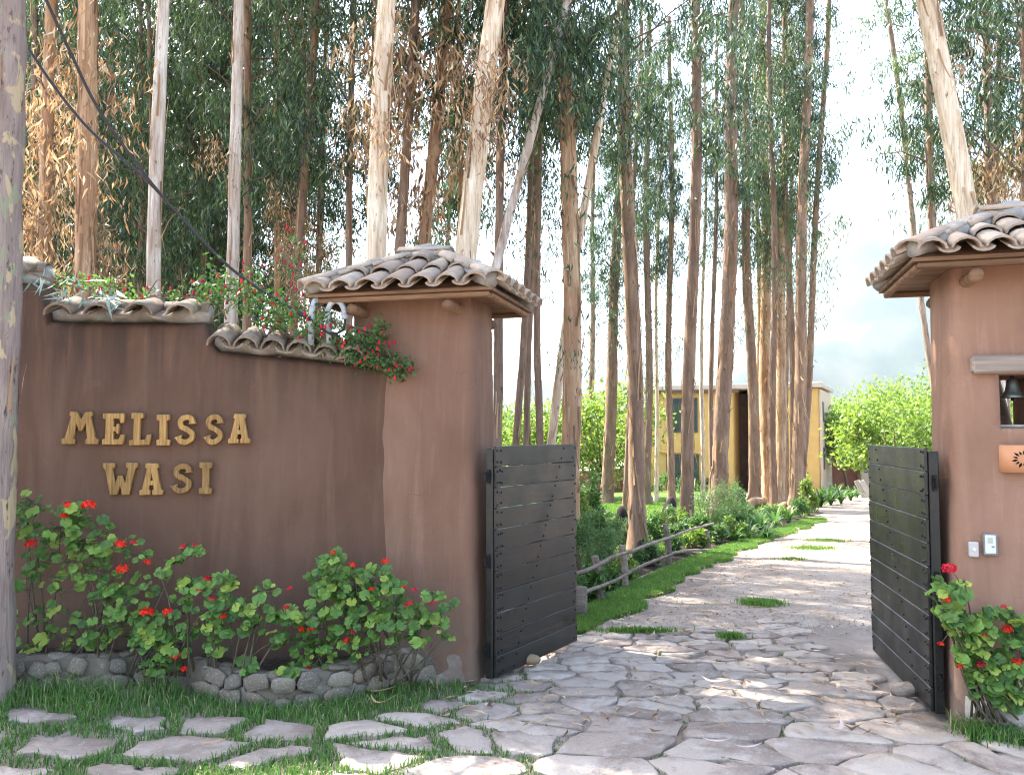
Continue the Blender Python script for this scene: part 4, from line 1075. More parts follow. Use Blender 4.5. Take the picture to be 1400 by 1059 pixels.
def crown_mesh(sd, Hc, Rm, nb, nl, mat, prof, L=(.10, .19), Wd=(.016, .028), limbs=True):
    """branches round the trunk axis carrying drooping sprays; returns (crown mesh, limb mesh)"""
    r = np.random.default_rng(sd); P = []; lm = MB()
    for i in range(nb):
        z = Hc * (i + r.random()) / nb; R = Rm * prof(z / Hc) * (.45 + .65 * r.random()); a = r.random() * 6.283
        e = np.array([math.cos(a) * R, math.sin(a) * R, z + R * (.15 + .5 * r.random())]); s = np.array([0, 0, z])
        if limbs and i % 2 == 0: lm.tube([s, (s + e) / 2 + np.array([0, 0, .12]), e], [.022, .014, .006], 3, False)
        for _ in range(2 + int(r.random() * 3)):
            t_ = .25 + .85 * r.random(); c = s + (e - s) * t_ + r.normal(size=3) * .10; k = int(nl * (.4 + 1.1 * r.random()) / 3.2)
            tw = r.random(k); dr = .2 + .75 * r.random() ** 2; da = r.random() * 6.283
            q = c + np.column_stack([tw * math.cos(da) * .42, tw * math.sin(da) * .42, -tw ** 1.5 * dr]) + r.normal(size=(k, 3)) * np.array([.08, .08, .09]); P.append(q)
    V, T = hanging(np.concatenate(P), .42, L, Wd)
    return np_mesh('crown', V, T, False, [mat]), (lm.mesh('limb', M['limb']) if limbs else None)
full = lambda t_: .45 + .75 * math.sin(math.pi * min(1, .15 + t_ * .8))
CR_A = [crown_mesh(50 + i, 8.5, 1.5, 62, 190, M['euc'], full, (.11, .21), (.018, .032)) for i in range(4)]           # dense
CR_B = [crown_mesh(60 + i, 8.5, 1.0, 34, 210, M['euc'], full, (.12, .22), (.02, .036)) for i in range(3)]             # thin
CR_L = [crown_mesh(70 + i, 8.5, 1.1, 60, 110, M['euc2'], full, (.12, .22), (.02, .036)) for i in range(2)]            # pale and thin
CR_D = [crown_mesh(80 + i, 2.6, .7, 24, 70, M['dead'], lambda t_: .6 + .5 * t_, (.10, .20), (.018, .034)) for i in range(3)]  # dry
SPR = [crown_mesh(90 + i, .9, .38, 7, 34, M['euc'], lambda t_: 1, (.08, .15), (.014, .024), False)[0] for i in range(3)]
SPD = [crown_mesh(95 + i, .9, .5, 5, 60, M['dead'], lambda t_: 1, (.10, .19), (.02, .034), False)[0] for i in range(2)]

# ------------------------------------------------------------------ eucalyptus trees
def euc(label, base, top, r0, bark, height=15., crowns=(), dead=(), shoots=(), dshoots=(), strips=10, group=None, wob=.05, sd=0, flare=1.6, taper=.55):
    """base: ground point, top: a point the trunk passes through higher up"""
    rr = random.Random(sd * 13 + 5); base = Vector(base); ax = (Vector(top) - base); ax = ax / ax.z
    o = thing('eucalyptus_tree', label, 'tree', base, 0, group)
    ph = [rr.uniform(0, 6.28) for _ in range(4)]
    def P(z):
        return Vector((ax.x * z + wob * (math.sin(z * .55 + ph[0]) - math.sin(ph[0])) * min(1, z / 3), ax.y * z + wob * (math.sin(z * .5 + ph[1]) - math.sin(ph[1])) * min(1, z / 3), z))
    def Rd(z): return r0 * (1 - (1 - taper) * z / height) * (1 + (flare - 1) * math.exp(-max(0, z) * 4))
    rgh = .03 if bark in ('cream', 'white') else .10
    zs = np.arange(-.15, height, .11); n = 16 if r0 > .07 else 9; V = []; Fq = []
    for i, z in enumerate(zs):
        c = P(z)
        for k in range(n):
            a = 2 * math.pi * k / n; q = Vector((math.cos(a), math.sin(a), 0))
            e = 1 + .10 * noise.noise(Vector((q.x * 1.3 + ph[2], q.y * 1.3, z * 1.1))) + .08 * noise.noise(Vector((q.x * 4, q.y * 4 + ph[3], z * 2.2))) + rgh * noise.noise(Vector((q.x * 9, q.y * 9 + ph[3], z * 6)))
            V.append((c + q * Rd(z) * e)[:])
    for i in range(len(zs) - 1):
        for k in range(n):
            a, b = i * n + k, i * n + (k + 1) % n; Fq.append((a, b, b + n, a + n))
    ob('trunk', np_mesh('trunk', V, np.array(Fq), True, [M[bark]]), o)
    if strips:
        V = []; Fq = []
        for _ in range(int(strips * min(height, 9))):
            z = rr.uniform(.2, min(height, 12)); L = rr.uniform(.12, .7); a = rr.uniform(0, 6.28); wd = rr.uniform(.04, .17); curl = rr.uniform(.0, .10) * (r0 / .1) ** .5; hang = rr.random() < .6
            i0 = len(V)
            for j in range(5):
                t_ = j / 4; zz = z + (-L if hang else L) * t_; c = P(zz); lift = .004 + curl * t_ ** 2
                for s_ in (-1, 1):
                    aa = a + s_ * wd * (1 - .7 * t_) + .25 * t_ * curl * 10; V.append((c + Vector((math.cos(aa), math.sin(aa), 0)) * (Rd(zz) * 1.06 + lift))[:])
            for j in range(4): b = i0 + 2 * j; Fq.append((b, b + 1, b + 3, b + 2))
        tag(ob('peeling_bark', np_mesh('peeling_bark', V, np.array(Fq), True, [M['strip']]), o), kind='stuff')
    tilt = (-ax.y * .6, ax.x * .6, 0)
    for (lst, z, s) in crowns:
        me, lm = rr.choice(lst); rz = rr.uniform(0, 6.28)
        tag(ob('crown', me, o, loc=P(z), rot=(0, 0, rz), scale=(s, s, s)), kind='stuff'); tag(ob('limb', lm, o, loc=P(z), rot=(0, 0, rz), scale=(s, s, s)), kind='stuff')
    for (z, s) in dead:
        me, lm = rr.choice(CR_D); rz = rr.uniform(0, 6.28)
        tag(ob('dry_foliage', me, o, loc=P(z), rot=(0, 0, rz), scale=(s, s, s)), kind='stuff'); tag(ob('limb', lm, o, loc=P(z), rot=(0, 0, rz), scale=(s, s, s)), kind='stuff')
    for z, s in shoots: tag(ob('leafy_shoot', rr.choice(SPR), o, loc=P(z) + Vector((rr.uniform(-.1, .1), rr.uniform(-.1, .1), 0)), rot=(0, 0, rr.uniform(0, 6.28)), scale=(s, s, s)), kind='stuff')
    for z, s in dshoots: tag(ob('dry_spray', rr.choice(SPD), o, loc=P(z) + Vector((rr.uniform(-.15, .15), rr.uniform(-.25, 0), 0)), rot=(0, 0, rr.uniform(0, 6.28)), scale=(s, s, s)), kind='stuff')
    return o
def zat(py, Y, base=0): return W(700, py, Y).z - base
def tree_px(label, p1, p2, Y, wpx, bark, **kw):
    """a trunk that passes two picture points at distance Y (its foot is hidden by the wall)"""
    a, b = W(*p1, Y), W(*p2, Y); d = (b - a) / (b.z - a.z); g0 = gz(a.x, Y); base = a + d * (g0 - a.z)
    return euc(label, base, b, wpx / F * Y / 2, bark, **kw)
A, B_, Lc = CR_A, CR_B, CR_L
G1 = 'eucalyptus trees close behind the wall'
tree_px('tan eucalyptus second from the left behind the lettered wall', (64, 350), (76, 0), 9.6, 20, 'tan', crowns=[(A, 7.2, 1.1)], dead=[(2.6, .9), (4.4, .8)], dshoots=[(3.4, .8)], strips=14, sd=1, group=G1)
tree_px('yellowish peeling eucalyptus with shaggy bark behind the wall near the left', (113, 350), (129, 0), 8.8, 30, 'tan', crowns=[(A, 7.4, 1.15)], dead=[(2.4, .7)], dshoots=[(4.6, 1), (5.3, .9)], strips=30, sd=2, group=G1)
tree_px('smooth grey-white eucalyptus trunk crossed by the black cables', (221, 400), (226, 0), 9.0, 21, 'white', crowns=[(A, 7.6, 1.15)], strips=9, sd=3, group=G1)
tree_px('grey-white eucalyptus trunk touching a brown trunk behind the wall', (316, 350), (331, 0), 9.6, 19, 'white', crowns=[(A, 8.2, 1.1)], strips=12, dshoots=[(4.9, .5)], sd=4, group=G1)
tree_px('orange-brown eucalyptus trunk directly right of the grey-white one', (334, 350), (341, 0), 11.2, 13, 'orange', crowns=[(A, 5.2, .9)], strips=16, sd=5, group=G1)
tree_px('slim orange-brown eucalyptus above the low tile coping', (407, 380), (424, 60), 11, 15, 'orange', crowns=[(A, 5.2, .9)], dead=[(3.6, .6)], strips=16, sd=6, group=G1)
tree_px('thin grey eucalyptus pole left of the big cream trunk', (484, 350), (484, 0), 11.5, 11, 'grey', crowns=[(A, 5.6, .8)], strips=8, sd=7, group=G1)
tree_px('big smooth cream eucalyptus trunk rising behind the left pillar roof', (526, 340), (541, 0), 8.6, 31, 'cream', crowns=[(B_, 8.2, 1)], dshoots=[(5.15, .9), (4.7, .6)], strips=8, sd=8, group=G1)
tree_px('brown eucalyptus trunk partly hidden by the big cream trunk', (550, 340), (560, 60), 10.6, 16, 'brown', crowns=[(A, 6.2, .9)], dshoots=[(4.9, 1.2), (5.5, 1.3), (6.0, 1.2)], strips=16, sd=9, group=G1)
tree_px('tan shaggy eucalyptus with dry foliage between the two cream trunks', (573, 330), (596, 60), 10.8, 20, 'tan', crowns=[(B_, 7.8, 1)], dead=[(2.6, .55)], dshoots=[(5.2, 1.5), (5.9, 1.5), (6.6, 1.4), (4.5, 1)], strips=24, sd=10, group=G1)
tree_px('big cream eucalyptus leaning right with dry leaves above the pillar roof', (647, 350), (682, 0), 8.7, 34, 'cream', crowns=[(B_, 8.4, 1)], dshoots=[(4.65, .7), (5.0, .9), (5.4, .8)], strips=14, sd=11, group=G1)
tree_px('slender eucalyptus leaning strongly right over the left pillar roof', (690, 330), (756, 60), 10, 15, 'white', crowns=[(A, 5.6, .8)], strips=9, sd=12, group=G1)
thin = [(186, 190, 8, 14), (206, 203, 7, 13), (270, 268, 9, 16), (152, 158, 9, 15), (42, 40, 12, 13), (374, 380, 9, 14), (440, 450, 8, 15), (506, 508, 8, 16), (622, 627, 9, 15), (12, 30, 10, 15), (300, 292, 8, 17), (246, 250, 7, 18)]
for i, (a, b, w_, Y) in enumerate(thin):
    tree_px('thin far eucalyptus pole in the dense grove behind the lettered wall', (a, 350), (b, 0), Y, w_, ('grey', 'brown', 'tan')[i % 3], crowns=[(A if a < 430 else B_, 3.4 + i % 3 if a < 430 else 6, 1.0)], dead=[(1.8 + (i % 4) * .8, 1.0)] if i % 3 == 0 else (), strips=8, sd=20 + i, group='thin poles in the grove behind the wall')
rr = random.Random(3)
for i in range(24):                                   # the depth of the grove on the left
    Y = 16 + 15 * (i / 24); px = -80 + (520 if i % 4 else 760) * ((i * .618) % 1); p = W(px, 590, Y)
    euc('shadowy eucalyptus deep in the grove behind the lettered wall', (p.x, Y, gz(p.x, Y)), (p.x + rr.uniform(-.8, .8), Y + rr.uniform(-.4, .4), 12), rr.uniform(.07, .13), rr.choice(('brown', 'grey', 'tan')), 14, [(A if px < 420 else B_, rr.uniform(1.2, 3.0) if px < 420 else rr.uniform(4.5, 6), 1.2)] + ([(B_, 8.5, 1.0)] if i % 2 else []), [(rr.uniform(.5, 2.5), 1.2)] if i % 3 == 0 else (), strips=5, sd=60 + i, group='deep grove behind the wall')
# poles seen in the gap between pillar and left gate leaf
for i, (a, b, w_, Y, lab) in enumerate([(681, 690, 14, 10.5, 'dark brown eucalyptus pole just right of the left pillar'), (705, 716, 11, 12.5, 'slim brown eucalyptus pole second in the gap above the left gate leaf'), (722, 727, 10, 13.5, 'straight eucalyptus pole in the middle of the gap above the left gate leaf'), (741, 741, 11, 12, 'straight brown eucalyptus pole above the far end of the left gate leaf')]):
    tree_px(lab, (a, 560), (b, 300), Y, w_, 'brown', crowns=[(B_, 6.2, 1)], shoots=[(4.2 + i * .3, 1), (5.2, 1.1)], strips=10, sd=100 + i, group='poles above the left gate leaf')
def tree_gd(label, base, topx, wpx, bark, **kw):
    p = G(*base); t_ = W(topx, 0, p.y); return euc(label, p, t_, wpx / F * p.y / 2, bark, **kw)
G2 = 'eucalyptus trees along the drive'
tree_px('thick cream and brown eucalyptus behind the far end of the left gate leaf', (778, 600), (776, 200), 10.4, 27, 'tan', crowns=[(A, 5.4, 1)], shoots=[(3.9, 1.1), (4.4, 1.2), (2.6, .7)], strips=24, sd=110, group=G2)
tree_px('pale eucalyptus leaning right into the thick trunk above the left gate leaf', (757, 600), (790, 380), 10.9, 13, 'cream', crowns=[(B_, 6, .9)], strips=8, sd=111, group=G2)
tree_gd('dark eucalyptus by the lawn, left of the reddish trunk', (829, 688), 858, 17, 'brown', height=17, crowns=[(A, 7.5, 1.15), (B_, 5.5, .7)], shoots=[(5, 1.4), (6.4, 1.5), (7.2, 1.6)], strips=9, sd=112, group=G2)
tree_gd('reddish brown eucalyptus standing at the rail fence', (872, 752), 856, 23, 'orange', crowns=[(A, 6.6, 1)], shoots=[(5.6, 1.2)], strips=14, sd=113, group=G2)
tree_gd('slim eucalyptus right behind the reddish brown one', (884, 690), 884, 11, 'brown', height=17, crowns=[(A, 7.5, 1)], shoots=[(3.6, 1.1), (4.6, 1.2), (5.8, 1.3)], strips=8, sd=114, group=G2)
tree_gd('slim pinkish eucalyptus in front of the house window', (918, 690), 919, 10, 'orange', height=17, crowns=[(B_, 8, 1)], shoots=[(5.4, 1.2), (6.4, 1.2), (7, 1.3)], strips=8, sd=115, group=G2)
tree_gd('grey-brown eucalyptus leaning slightly right beside the drive', (939, 728), 951, 18, 'brown', height=17, crowns=[(B_, 8.0, 1.1)], shoots=[(6.8, 1), (5.2, .8)], strips=12, sd=116, group=G2)
tree_gd('thick shaggy eucalyptus right of the house windows', (983, 706), 1003, 23, 'brown', height=18, crowns=[(B_, 8.6, 1.1)], shoots=[(7.4, 1)], strips=16, sd=117, group=G2)
for i, (bx0, by0, tx, w_, lab) in enumerate([(1032, 690, 1014, 15, 'leftmost trunk of the clump before the house'), (1050, 688, 1044, 16, 'second trunk from the left in the clump before the house'), (1058, 698, 1052, 10, 'thin dark trunk inside the clump before the house'), (1066, 690, 1076, 15, 'middle trunk of the clump before the house'), (1086, 696, 1068, 10, 'slim trunk leaning left in the clump before the house'), (1088, 700, 1106, 17, 'strong trunk leaning right in the clump before the house'), (1094, 697, 1132, 10, 'rightmost slim trunk leaning right in the clump before the house')]):
    tree_gd('eucalyptus, ' + lab, (bx0, by0), tx, w_, ('orange', 'tan', 'brown', 'tan', 'orange', 'orange', 'orange')[i], height=19, crowns=[((B_, B_, B_, B_, Lc, B_, Lc)[i], 8.2 + i % 3 * .5, 1.15)], shoots=[(5.5 + .5 * (i % 3), 1.2), (7.0, 1.4)] if i != 1 else [(7.6, 1.2)], strips=7, sd=120 + i, group='clump of eucalyptus trunks before the house', flare=1.7)
for i, (bx0, by0, tx, w_, lab) in enumerate([(897, 686, 905, 6, 'very slim pale trunk left of the slim pinkish trunk'), (961, 684, 968, 6, 'very slim pale trunk between the grey-brown trunks'), (972, 690, 984, 7, 'slim dark trunk close left of the thick shaggy trunk'), (855, 700, 876, 8, 'slim dark trunk close behind the reddish trunk'), (1040, 684, 1030, 8, 'slim back trunk of the clump, near its left side'), (1074, 686, 1088, 8, 'slim back trunk of the clump, near its middle'), (806, 668, 815, 9, 'slim dark trunk left of the lawn trunk')]):
    tree_gd('eucalyptus, ' + lab, (bx0, by0), tx, w_, ('cream', 'white', 'brown', 'brown', 'tan', 'orange', 'brown')[i], height=17, crowns=[(B_, 8.0 + i % 3 * .6, .9)], shoots=[(6 + .4 * (i % 3), 1.1)], strips=6, sd=160 + i, group='slim eucalyptus trees along the drive')
G3 = 'eucalyptus trees behind the right pillar'
tree_px('big cream eucalyptus leaning left above the right pillar roof', (1311, 290), (1264, 0), 9.0, 34, 'cream', crowns=[(B_, 6.8, .8)], strips=9, dshoots=[(5.6, .6)], sd=140, group=G3)
tree_px('thin grey eucalyptus left of the leaning cream trunk', (1280, 300), (1273, 100), 13, 13, 'grey', crowns=[(B_, 5.6, .9)], shoots=[(5, 1)], strips=7, sd=141, group=G3)
tree_px('thin far eucalyptus leaning left before the bright sky', (1255, 320), (1225, 100), 18, 9, 'grey', crowns=[(Lc, 8, .9)], shoots=[(7.5, 1.3)], strips=5, sd=142, group=G3)
tree_px('grey eucalyptus behind the right pillar roof ridge', (1354, 280), (1350, 0), 13, 13, 'grey', crowns=[(A, 5.8, .8)], dshoots=[(5.2, 1.2), (5.9, 1.2)], strips=8, sd=143, group=G3)
tree_px('slim eucalyptus near the right edge above the tiles', (1376, 280), (1374, 0), 14, 9, 'grey', crowns=[(B_, 6.4, 1)], dshoots=[(5.4, 1.2), (6.2, 1.2)], strips=8, sd=144, group=G3)
tree_px('dark eucalyptus at the right edge above the roof ridge', (1412, 280), (1398, 0), 11.5, 12, 'brown', crowns=[(A, 5.4, .9)], dshoots=[(5.2, 1.1), (5.6, 1)], strips=8, sd=145, group=G3)
# the trunk in front of the wall at the left edge of the picture
tree_px('rough grey eucalyptus trunk in front of the wall at the left edge', (-9, 600), (2, 0), 5.3, 58, 'patchy', crowns=[(A, 7.5, .9)], strips=2, sd=150, wob=.02, flare=1.1, taper=.7)

# ------------------------------------------------------------------ house and garden walls
def box_part(par, name, mat, a, b, c=.01):
    q = MB(); q.bbox(a, b, c); return q.build(name, mat, par)
hp = W(1120, 600, 37.5); hA = W(883, 600, 41.0)       # right front corner and left end of the house front
hz = gz(0, 39)
hd = Vector((hA.x - hp.x, hA.y - hp.y)); hL = hd.length; hd.normalize()
house = thing('house', 'two storey yellow house with blue-grey windows behind the eucalyptus clump', 'house', (hp.x, hp.y, hz), math.atan2(-hd.y, -hd.x))
hh_ = hit(1120, 531, (hp.x, hp.y), hd)[1] - hz
def hx(px): return -hit(px, 600, (hp.x, hp.y), hd)[0]
def hzz(px, py): return hit(px, py, (hp.x, hp.y), hd)[1] - hz
xr0, xr1 = hx(1003), hx(1023)                        # dark recess between two wings
box_part(house, 'wall', M['yellow'], (-hL, 0, -.3), (xr0, 6, hh_), .05)
box_part(house, 'wall', M['yellow'], (xr1, .003, -.3), (0, 5.2, hh_ + .05), .05)
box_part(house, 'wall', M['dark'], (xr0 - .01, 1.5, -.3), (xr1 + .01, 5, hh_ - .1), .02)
box_part(house, 'side_wall', M['housepink'], (.003, .06, -.3), (.12, 5.1, hh_ - .02), .03)
box_part(house, 'roof', M['roofpale'], (-hL - .2, -.15, hh_ + .055), (.2, 6.2, hh_ + .30), .03)
box_part(house, 'eave_beam', M['beam'], (-hL, -.2, hh_ - .10), (xr0 + .3, -.06, hh_ + .05), .01)
def window(par, x0, x1, z0, z1, nx, nz):
    f = MB(); t_ = .05
    for (a, b) in (((x0, -.05, z0), (x0 + t_, .02, z1)), ((x1 - t_, -.05, z0), (x1, .02, z1)), ((x0 + t_, -.05, z0), (x1 - t_, .02, z0 + t_)), ((x0 + t_, -.05, z1 - t_), (x1 - t_, .02, z1))): f.box(a, b)
    for i in range(1, nx): xx = x0 + (x1 - x0) * i / nx; f.box((xx - .025, -.045, z0 + t_), (xx + .025, .015, z1 - t_))
    w_ = f.build('window', M['frame'], par)
    for i in range(nx):
        for j in range(nz):
            a = x0 + t_ + .02 + (x1 - x0 - 2 * t_) * i / nx; b = x0 + t_ - .02 + (x1 - x0 - 2 * t_) * (i + 1) / nx; c = z0 + t_ + (z1 - z0 - 2 * t_) * j / nz; d = z0 + t_ + (z1 - z0 - 2 * t_) * (j + 1) / nz
            q = MB(); q.box((a, -.012, c + .015), (b, -.004, d - .015)); q.build('pane', M['glass'], w_)
            if j: q = MB(); q.box((a, -.035, c - .014), (b, -.002, c + .014)); q.build('glazing_bar', M['frame'], w_)
window(house, hx(911), hx(954), hzz(930, 591), hzz(930, 544), 3, 2)
window(house, hx(911), hx(955), hzz(930, 669), hzz(930, 621), 3, 2)
box_part(house, 'ledge', M['yellow'], (hx(897), -.12, hzz(930, 619)), (hx(961), -.003, hzz(930, 616.5)), .01)
for (za, zb_) in ((1.1, 2.1), (3.3, 4.2)): box_part(house, 'side_window', M['frame'], (.122, .5, za), (.15, 1.0, zb_), .01)
p = W(786, 600, 37); q_ = W(905, 600, 43)
gw = thing('garden_wall', 'low red earth garden wall left of the yellow house', 'wall', (p.x, p.y, gz(0, 40)), math.atan2(q_.y - p.y, q_.x - p.x))
gl = math.hypot(q_.x - p.x, q_.y - p.y); box_part(gw, 'wall', M['redwall'], (-3, 0, -.3), (gl, .3, 1.05), .03); box_part(gw, 'coping', M['roofpale'], (-3.05, -.06, 1.055), (gl - .02, .36, 1.13), .02)
p = W(1136, 600, 42)
ou = thing('outbuilding', 'low red-brown outbuilding with a pale end wall right of the house', 'outbuilding', (p.x, p.y, gz(0, 42)), 0)
box_part(ou, 'wall', M['redwall'], (0, 0, -.3), (1.30, 4, 2.0), .03); box_part(ou, 'pale_wall', M['housepink'], (1.305, -.4, -.3), (1.85, 3, 1.7), .03); box_part(ou, 'roof', M['tile'], (-.2, -.3, 2.005), (1.45, 4.2, 2.14), .03)
box_part(ou, 'door', M['frame'], (1.87, .5, -.2), (2.5, .6, 1.5), .02)
for i, (px, lab) in enumerate(((1181, 'left one of the pale boards leaning at the end of the drive'), (1188, 'right one of the pale boards leaning at the end of the drive'))):
    p = W(px, 600, 33); q = MB(); q.bbox((-.12, -.02, 0), (.12, .02, .75), .008)
    tag(q.build('leaning_board', M['board'], loc=(p.x, p.y, gz(p.x, p.y) + .005), rot=(-.3, -.32, .2 * i)), lab, 'board', 'boards leaning at the end of the drive')
q = MB(); q.bbox((-.32, -.03, 0), (.32, .03, .5), .03); p = W(1191, 640, 36)
tag(q.build('blue_cloth', M['blue'], loc=(p.x, p.y, W(1191, 646, 36).z)), 'blue cloth hanging by the outbuilding', 'cloth')

# ------------------------------------------------------------------ shrubs, garden plants and leafy trees
def cloud(name, n, rx, ry, rz, mat, L=(.05, .10), Wd=(.03, .05), shell=.5, zc=None, clump=0):
    d = unit(rng.normal(size=(n, 3))); rad = (shell + (1 - shell) * rng.random(n)) ** .7
    if clump:
        cs = unit(rng.normal(size=(clump, 3))) * (.45 + .55 * rng.random((clump, 1))); P = cs[rng.integers(0, clump, n)] + rng.normal(size=(n, 3)) * .17
    else: P = d * rad[:, None] * (1 + .25 * np.sin(d[:, :1] * 5 + d[:, 2:] * 4))
    P = P * np.array([rx, ry, rz]) + np.array([0, 0, rz if zc is None else zc]); P[:, 2] = np.maximum(P[:, 2], .01)
    D = unit(rng.normal(size=(n, 3)) + np.array([0, 0, -.2])); S = unit(np.cross(D, rng.normal(size=(n, 3))))
    V, T = leaf_tris(P, D, S, rng.uniform(*L, n), rng.uniform(*Wd, n), .1)
    return np_mesh(name, V, T, False, [mat])
def shrub(name, label, cat, px, py, h, wd, mat, n, L, Wd, group=None, clump=14, loc=None):
    p = G(px, py) if loc is None else Vector(loc); o = thing(name, label, cat, p, rng.random() * 6, group)
    tag(ob('foliage', cloud('foliage', n, wd / 2, wd / 2, h / 2, mat, L, Wd, .4, None, clump), o), kind='stuff')
    q = MB()
    for k in range(5):
        a = rng.random() * 6.28; q.tube([(0, 0, -.05), (math.cos(a) * wd * .12, math.sin(a) * wd * .12, h * .35), (math.cos(a) * wd * .28, math.sin(a) * wd * .28, h * .75)], [.014, .010, .004], 5)
    q.build('stem', M['limb'], o); return o
def strap(label, px, py, h, mat, n=26, group='strap-leaved plants beside the drive'):
    p = G(px, py); V = []; Fq = []
    for k in range(n):
        a = random.uniform(0, 6.28); l = h * random.uniform(.7, 1.2); out = random.uniform(.5, 1.25); w_ = .022 * random.uniform(.8, 1.3) * max(1, h / .5); i0 = len(V); d = Vector((math.cos(a), math.sin(a), 0)); s = Vector((-d.y, d.x, 0))
        for j in range(6):
            t_ = j / 5; c = d * (l * out * t_ ** 1.2 * .8) + Vector((0, 0, l * (t_ * (1.25 - .9 * out * t_)))); ww = w_ * (1 - t_ ** 3) + .001
            V += [(c - s * ww)[:], (c + s * ww)[:]]
        for j in range(5): b = i0 + 2 * j; Fq.append((b, b + 1, b + 3, b + 2))
    o = ob('strap_leaf_plant', np_mesh('strap_leaf_plant', V, np.array(Fq), True, [mat]), loc=p, rot=(0, 0, random.uniform(0, 6)))
    return tag(o, label, 'plant', group, None)
for i, (px, py, h) in enumerate([(1022, 738, .55), (1040, 728, .6), (1060, 722, .6), (1078, 715, .55), (1005, 742, .45), (1048, 738, .45)]):
    strap('dark strap-leaved plant at the foot of the eucalyptus clump', px, py, h, M['bush'], group='strap plants at the foot of the clump')
for i, (px, py, h) in enumerate([(1122, 693, .75), (1136, 690, .8), (1150, 688, .8), (1163, 684, .7), (1128, 685, .8), (1143, 681, .8), (1172, 680, .6)]):
    strap('deep green strap-leaved plant in front of the house corner', px, py, h, M['bush'], 34, group='strap plants in front of the house corner')
shrub('feathery_shrub', 'feathery light green shrub right of the thick shaggy trunk', 'shrub', 998, 728, 1.15, .75, M['feather'], 2600, (.05, .10), (.008, .014), 'feathery shrubs', 20)
shrub('feathery_shrub', 'feathery light green shrub between the two grey-brown trunks', 'shrub', 967, 740, 1.10, .65, M['feather'], 2400, (.05, .10), (.008, .014), 'feathery shrubs', 18)
shrub('yellow_shrub', 'upright yellow-green shrub at the right foot of the clump', 'shrub', 1106, 705, 1.0, .45, M['bushl'], 1200, (.07, .13), (.03, .05), None, 12)
low = [(800, 740, 1.2, .7), (786, 765, 1.3, .6), (812, 775, .9, .5), (822, 806, .26, .4), (850, 792, .26, .42), (884, 776, .32, .45), (920, 760, .32, .45), (950, 751, .36, .45), (975, 744, .38, .45), (806, 822, .35, .4), (1000, 738, .40, .5), (930, 745, .5, .5), (955, 742, .55, .5), (820, 752, .6, .5)]
for i, (px, py, h, wd) in enumerate(low):
    shrub('low_shrub', ('low dark-leaved', 'low feathery', 'low bright green')[(i * 2) % 3] + ' garden plant by the rail fence beside the drive' if i > 2 else ('tall dark leafy', 'tall feathery', 'bright green')[(i * 2) % 3] + ' weed growing behind the left gate leaf', 'shrub', px, py, h, wd, (M['bush'], M['feather'], M['bushl'])[(i * 2) % 3], int(900 + 900 * h), (.05, .11), (.025, .045), 'low plants along the rail fence' if i > 2 else 'tall weeds behind the left gate leaf', 12)
for i, (px, py, h, wd) in enumerate([(795, 800, .8, .5), (822, 782, .6, .5), (835, 765, .7, .5), (808, 720, 1.0, .7), (845, 745, .45, .5), (862, 730, .5, .5)]):
    shrub('feathery_weed', 'loose feathery weed in the grass between the left gate leaf and the fence', 'weed', px, py, h, wd, M['feather'], 1300, (.05, .12), (.010, .02), 'feathery weeds behind the left gate leaf', 12)
for i, (px, py, h, wd) in enumerate([(1015, 728, .5, .7), (1035, 718, .5, .7), (1060, 712, .45, .7), (1090, 708, .5, .6), (985, 735, .6, .6), (945, 735, .55, .6), (905, 740, .6, .6), (870, 742, .55, .6), (893, 728, .5, .6), (1000, 716, .7, .8), (925, 722, .5, .6), (830, 742, .6, .6)]):
    shrub('leafy_shrub', ('dark leafy', 'narrow-leaved', 'bright yellow-green')[i % 3] + ' shrub crowding the trunk bases beyond the rail fence', 'shrub', px, py, h, wd, (M['bush'], M['feather'], M['bushl'])[i % 3], 1100, (.05, .12), (.02, .045), 'shrubs at the trunk bases', 12)
for i, (px, py, h, wd) in enumerate([(905, 672, .9, 1.1), (940, 676, .8, 1.0), (962, 672, .8, 1.0), (1002, 690, .6, .8), (880, 672, .8, 1.2)]):
    shrub('house_shrub', 'low green shrub against the yellow house front', 'shrub', px, py, h, wd, M['bush'], 900, (.07, .14), (.03, .06), 'shrubs against the house front', 10)
def leafy_tree(label, base, h, cw, mat, n, trunk_h, group=None, L=(.10, .2), Wd=(.06, .11), stems=1):
    o = thing('leafy_tree', label, 'tree', base, 0, group); q = MB(); rr_ = random.Random(int(h * 100 + cw * 10))
    for s in range(stems):
        a = rr_.uniform(0, 6.28); l = .35 if stems > 1 else .1
        q.tube([(0, 0, -.1), (math.cos(a) * l * .4, math.sin(a) * l * .4, trunk_h * .6), (math.cos(a) * l * 1.2, math.sin(a) * l * 1.2, trunk_h * 1.3), (math.cos(a) * cw * .2, math.sin(a) * cw * .2, h * .7)], [.08, .065, .05, .02], 7, wob=.08)
    q.build('trunk', M['brown'], o, True); l_ = MB()
    for k in range(9):
        a = k * 2.4; l_.tube([(0, 0, trunk_h), (math.cos(a) * cw * .18, math.sin(a) * cw * .18, trunk_h + (h - trunk_h) * .35), (math.cos(a) * cw * .4, math.sin(a) * cw * .4, trunk_h + (h - trunk_h) * (.4 + .05 * k))], [.04, .025, .008], 5)
    l_.build('limb', M['brown'], o, True)
    tag(ob('crown', cloud('crown', n, cw / 2, cw / 2, (h - trunk_h) / 2, mat, L, Wd, .2, trunk_h + (h - trunk_h) / 2, 46), o), kind='stuff'); return o
p = G(1160, 672); leafy_tree('round bright green tree right of the house corner', p, 4.0, 3.4, M['bushl'], 5200, 1.3, None, (.12, .22), (.07, .12), 3)
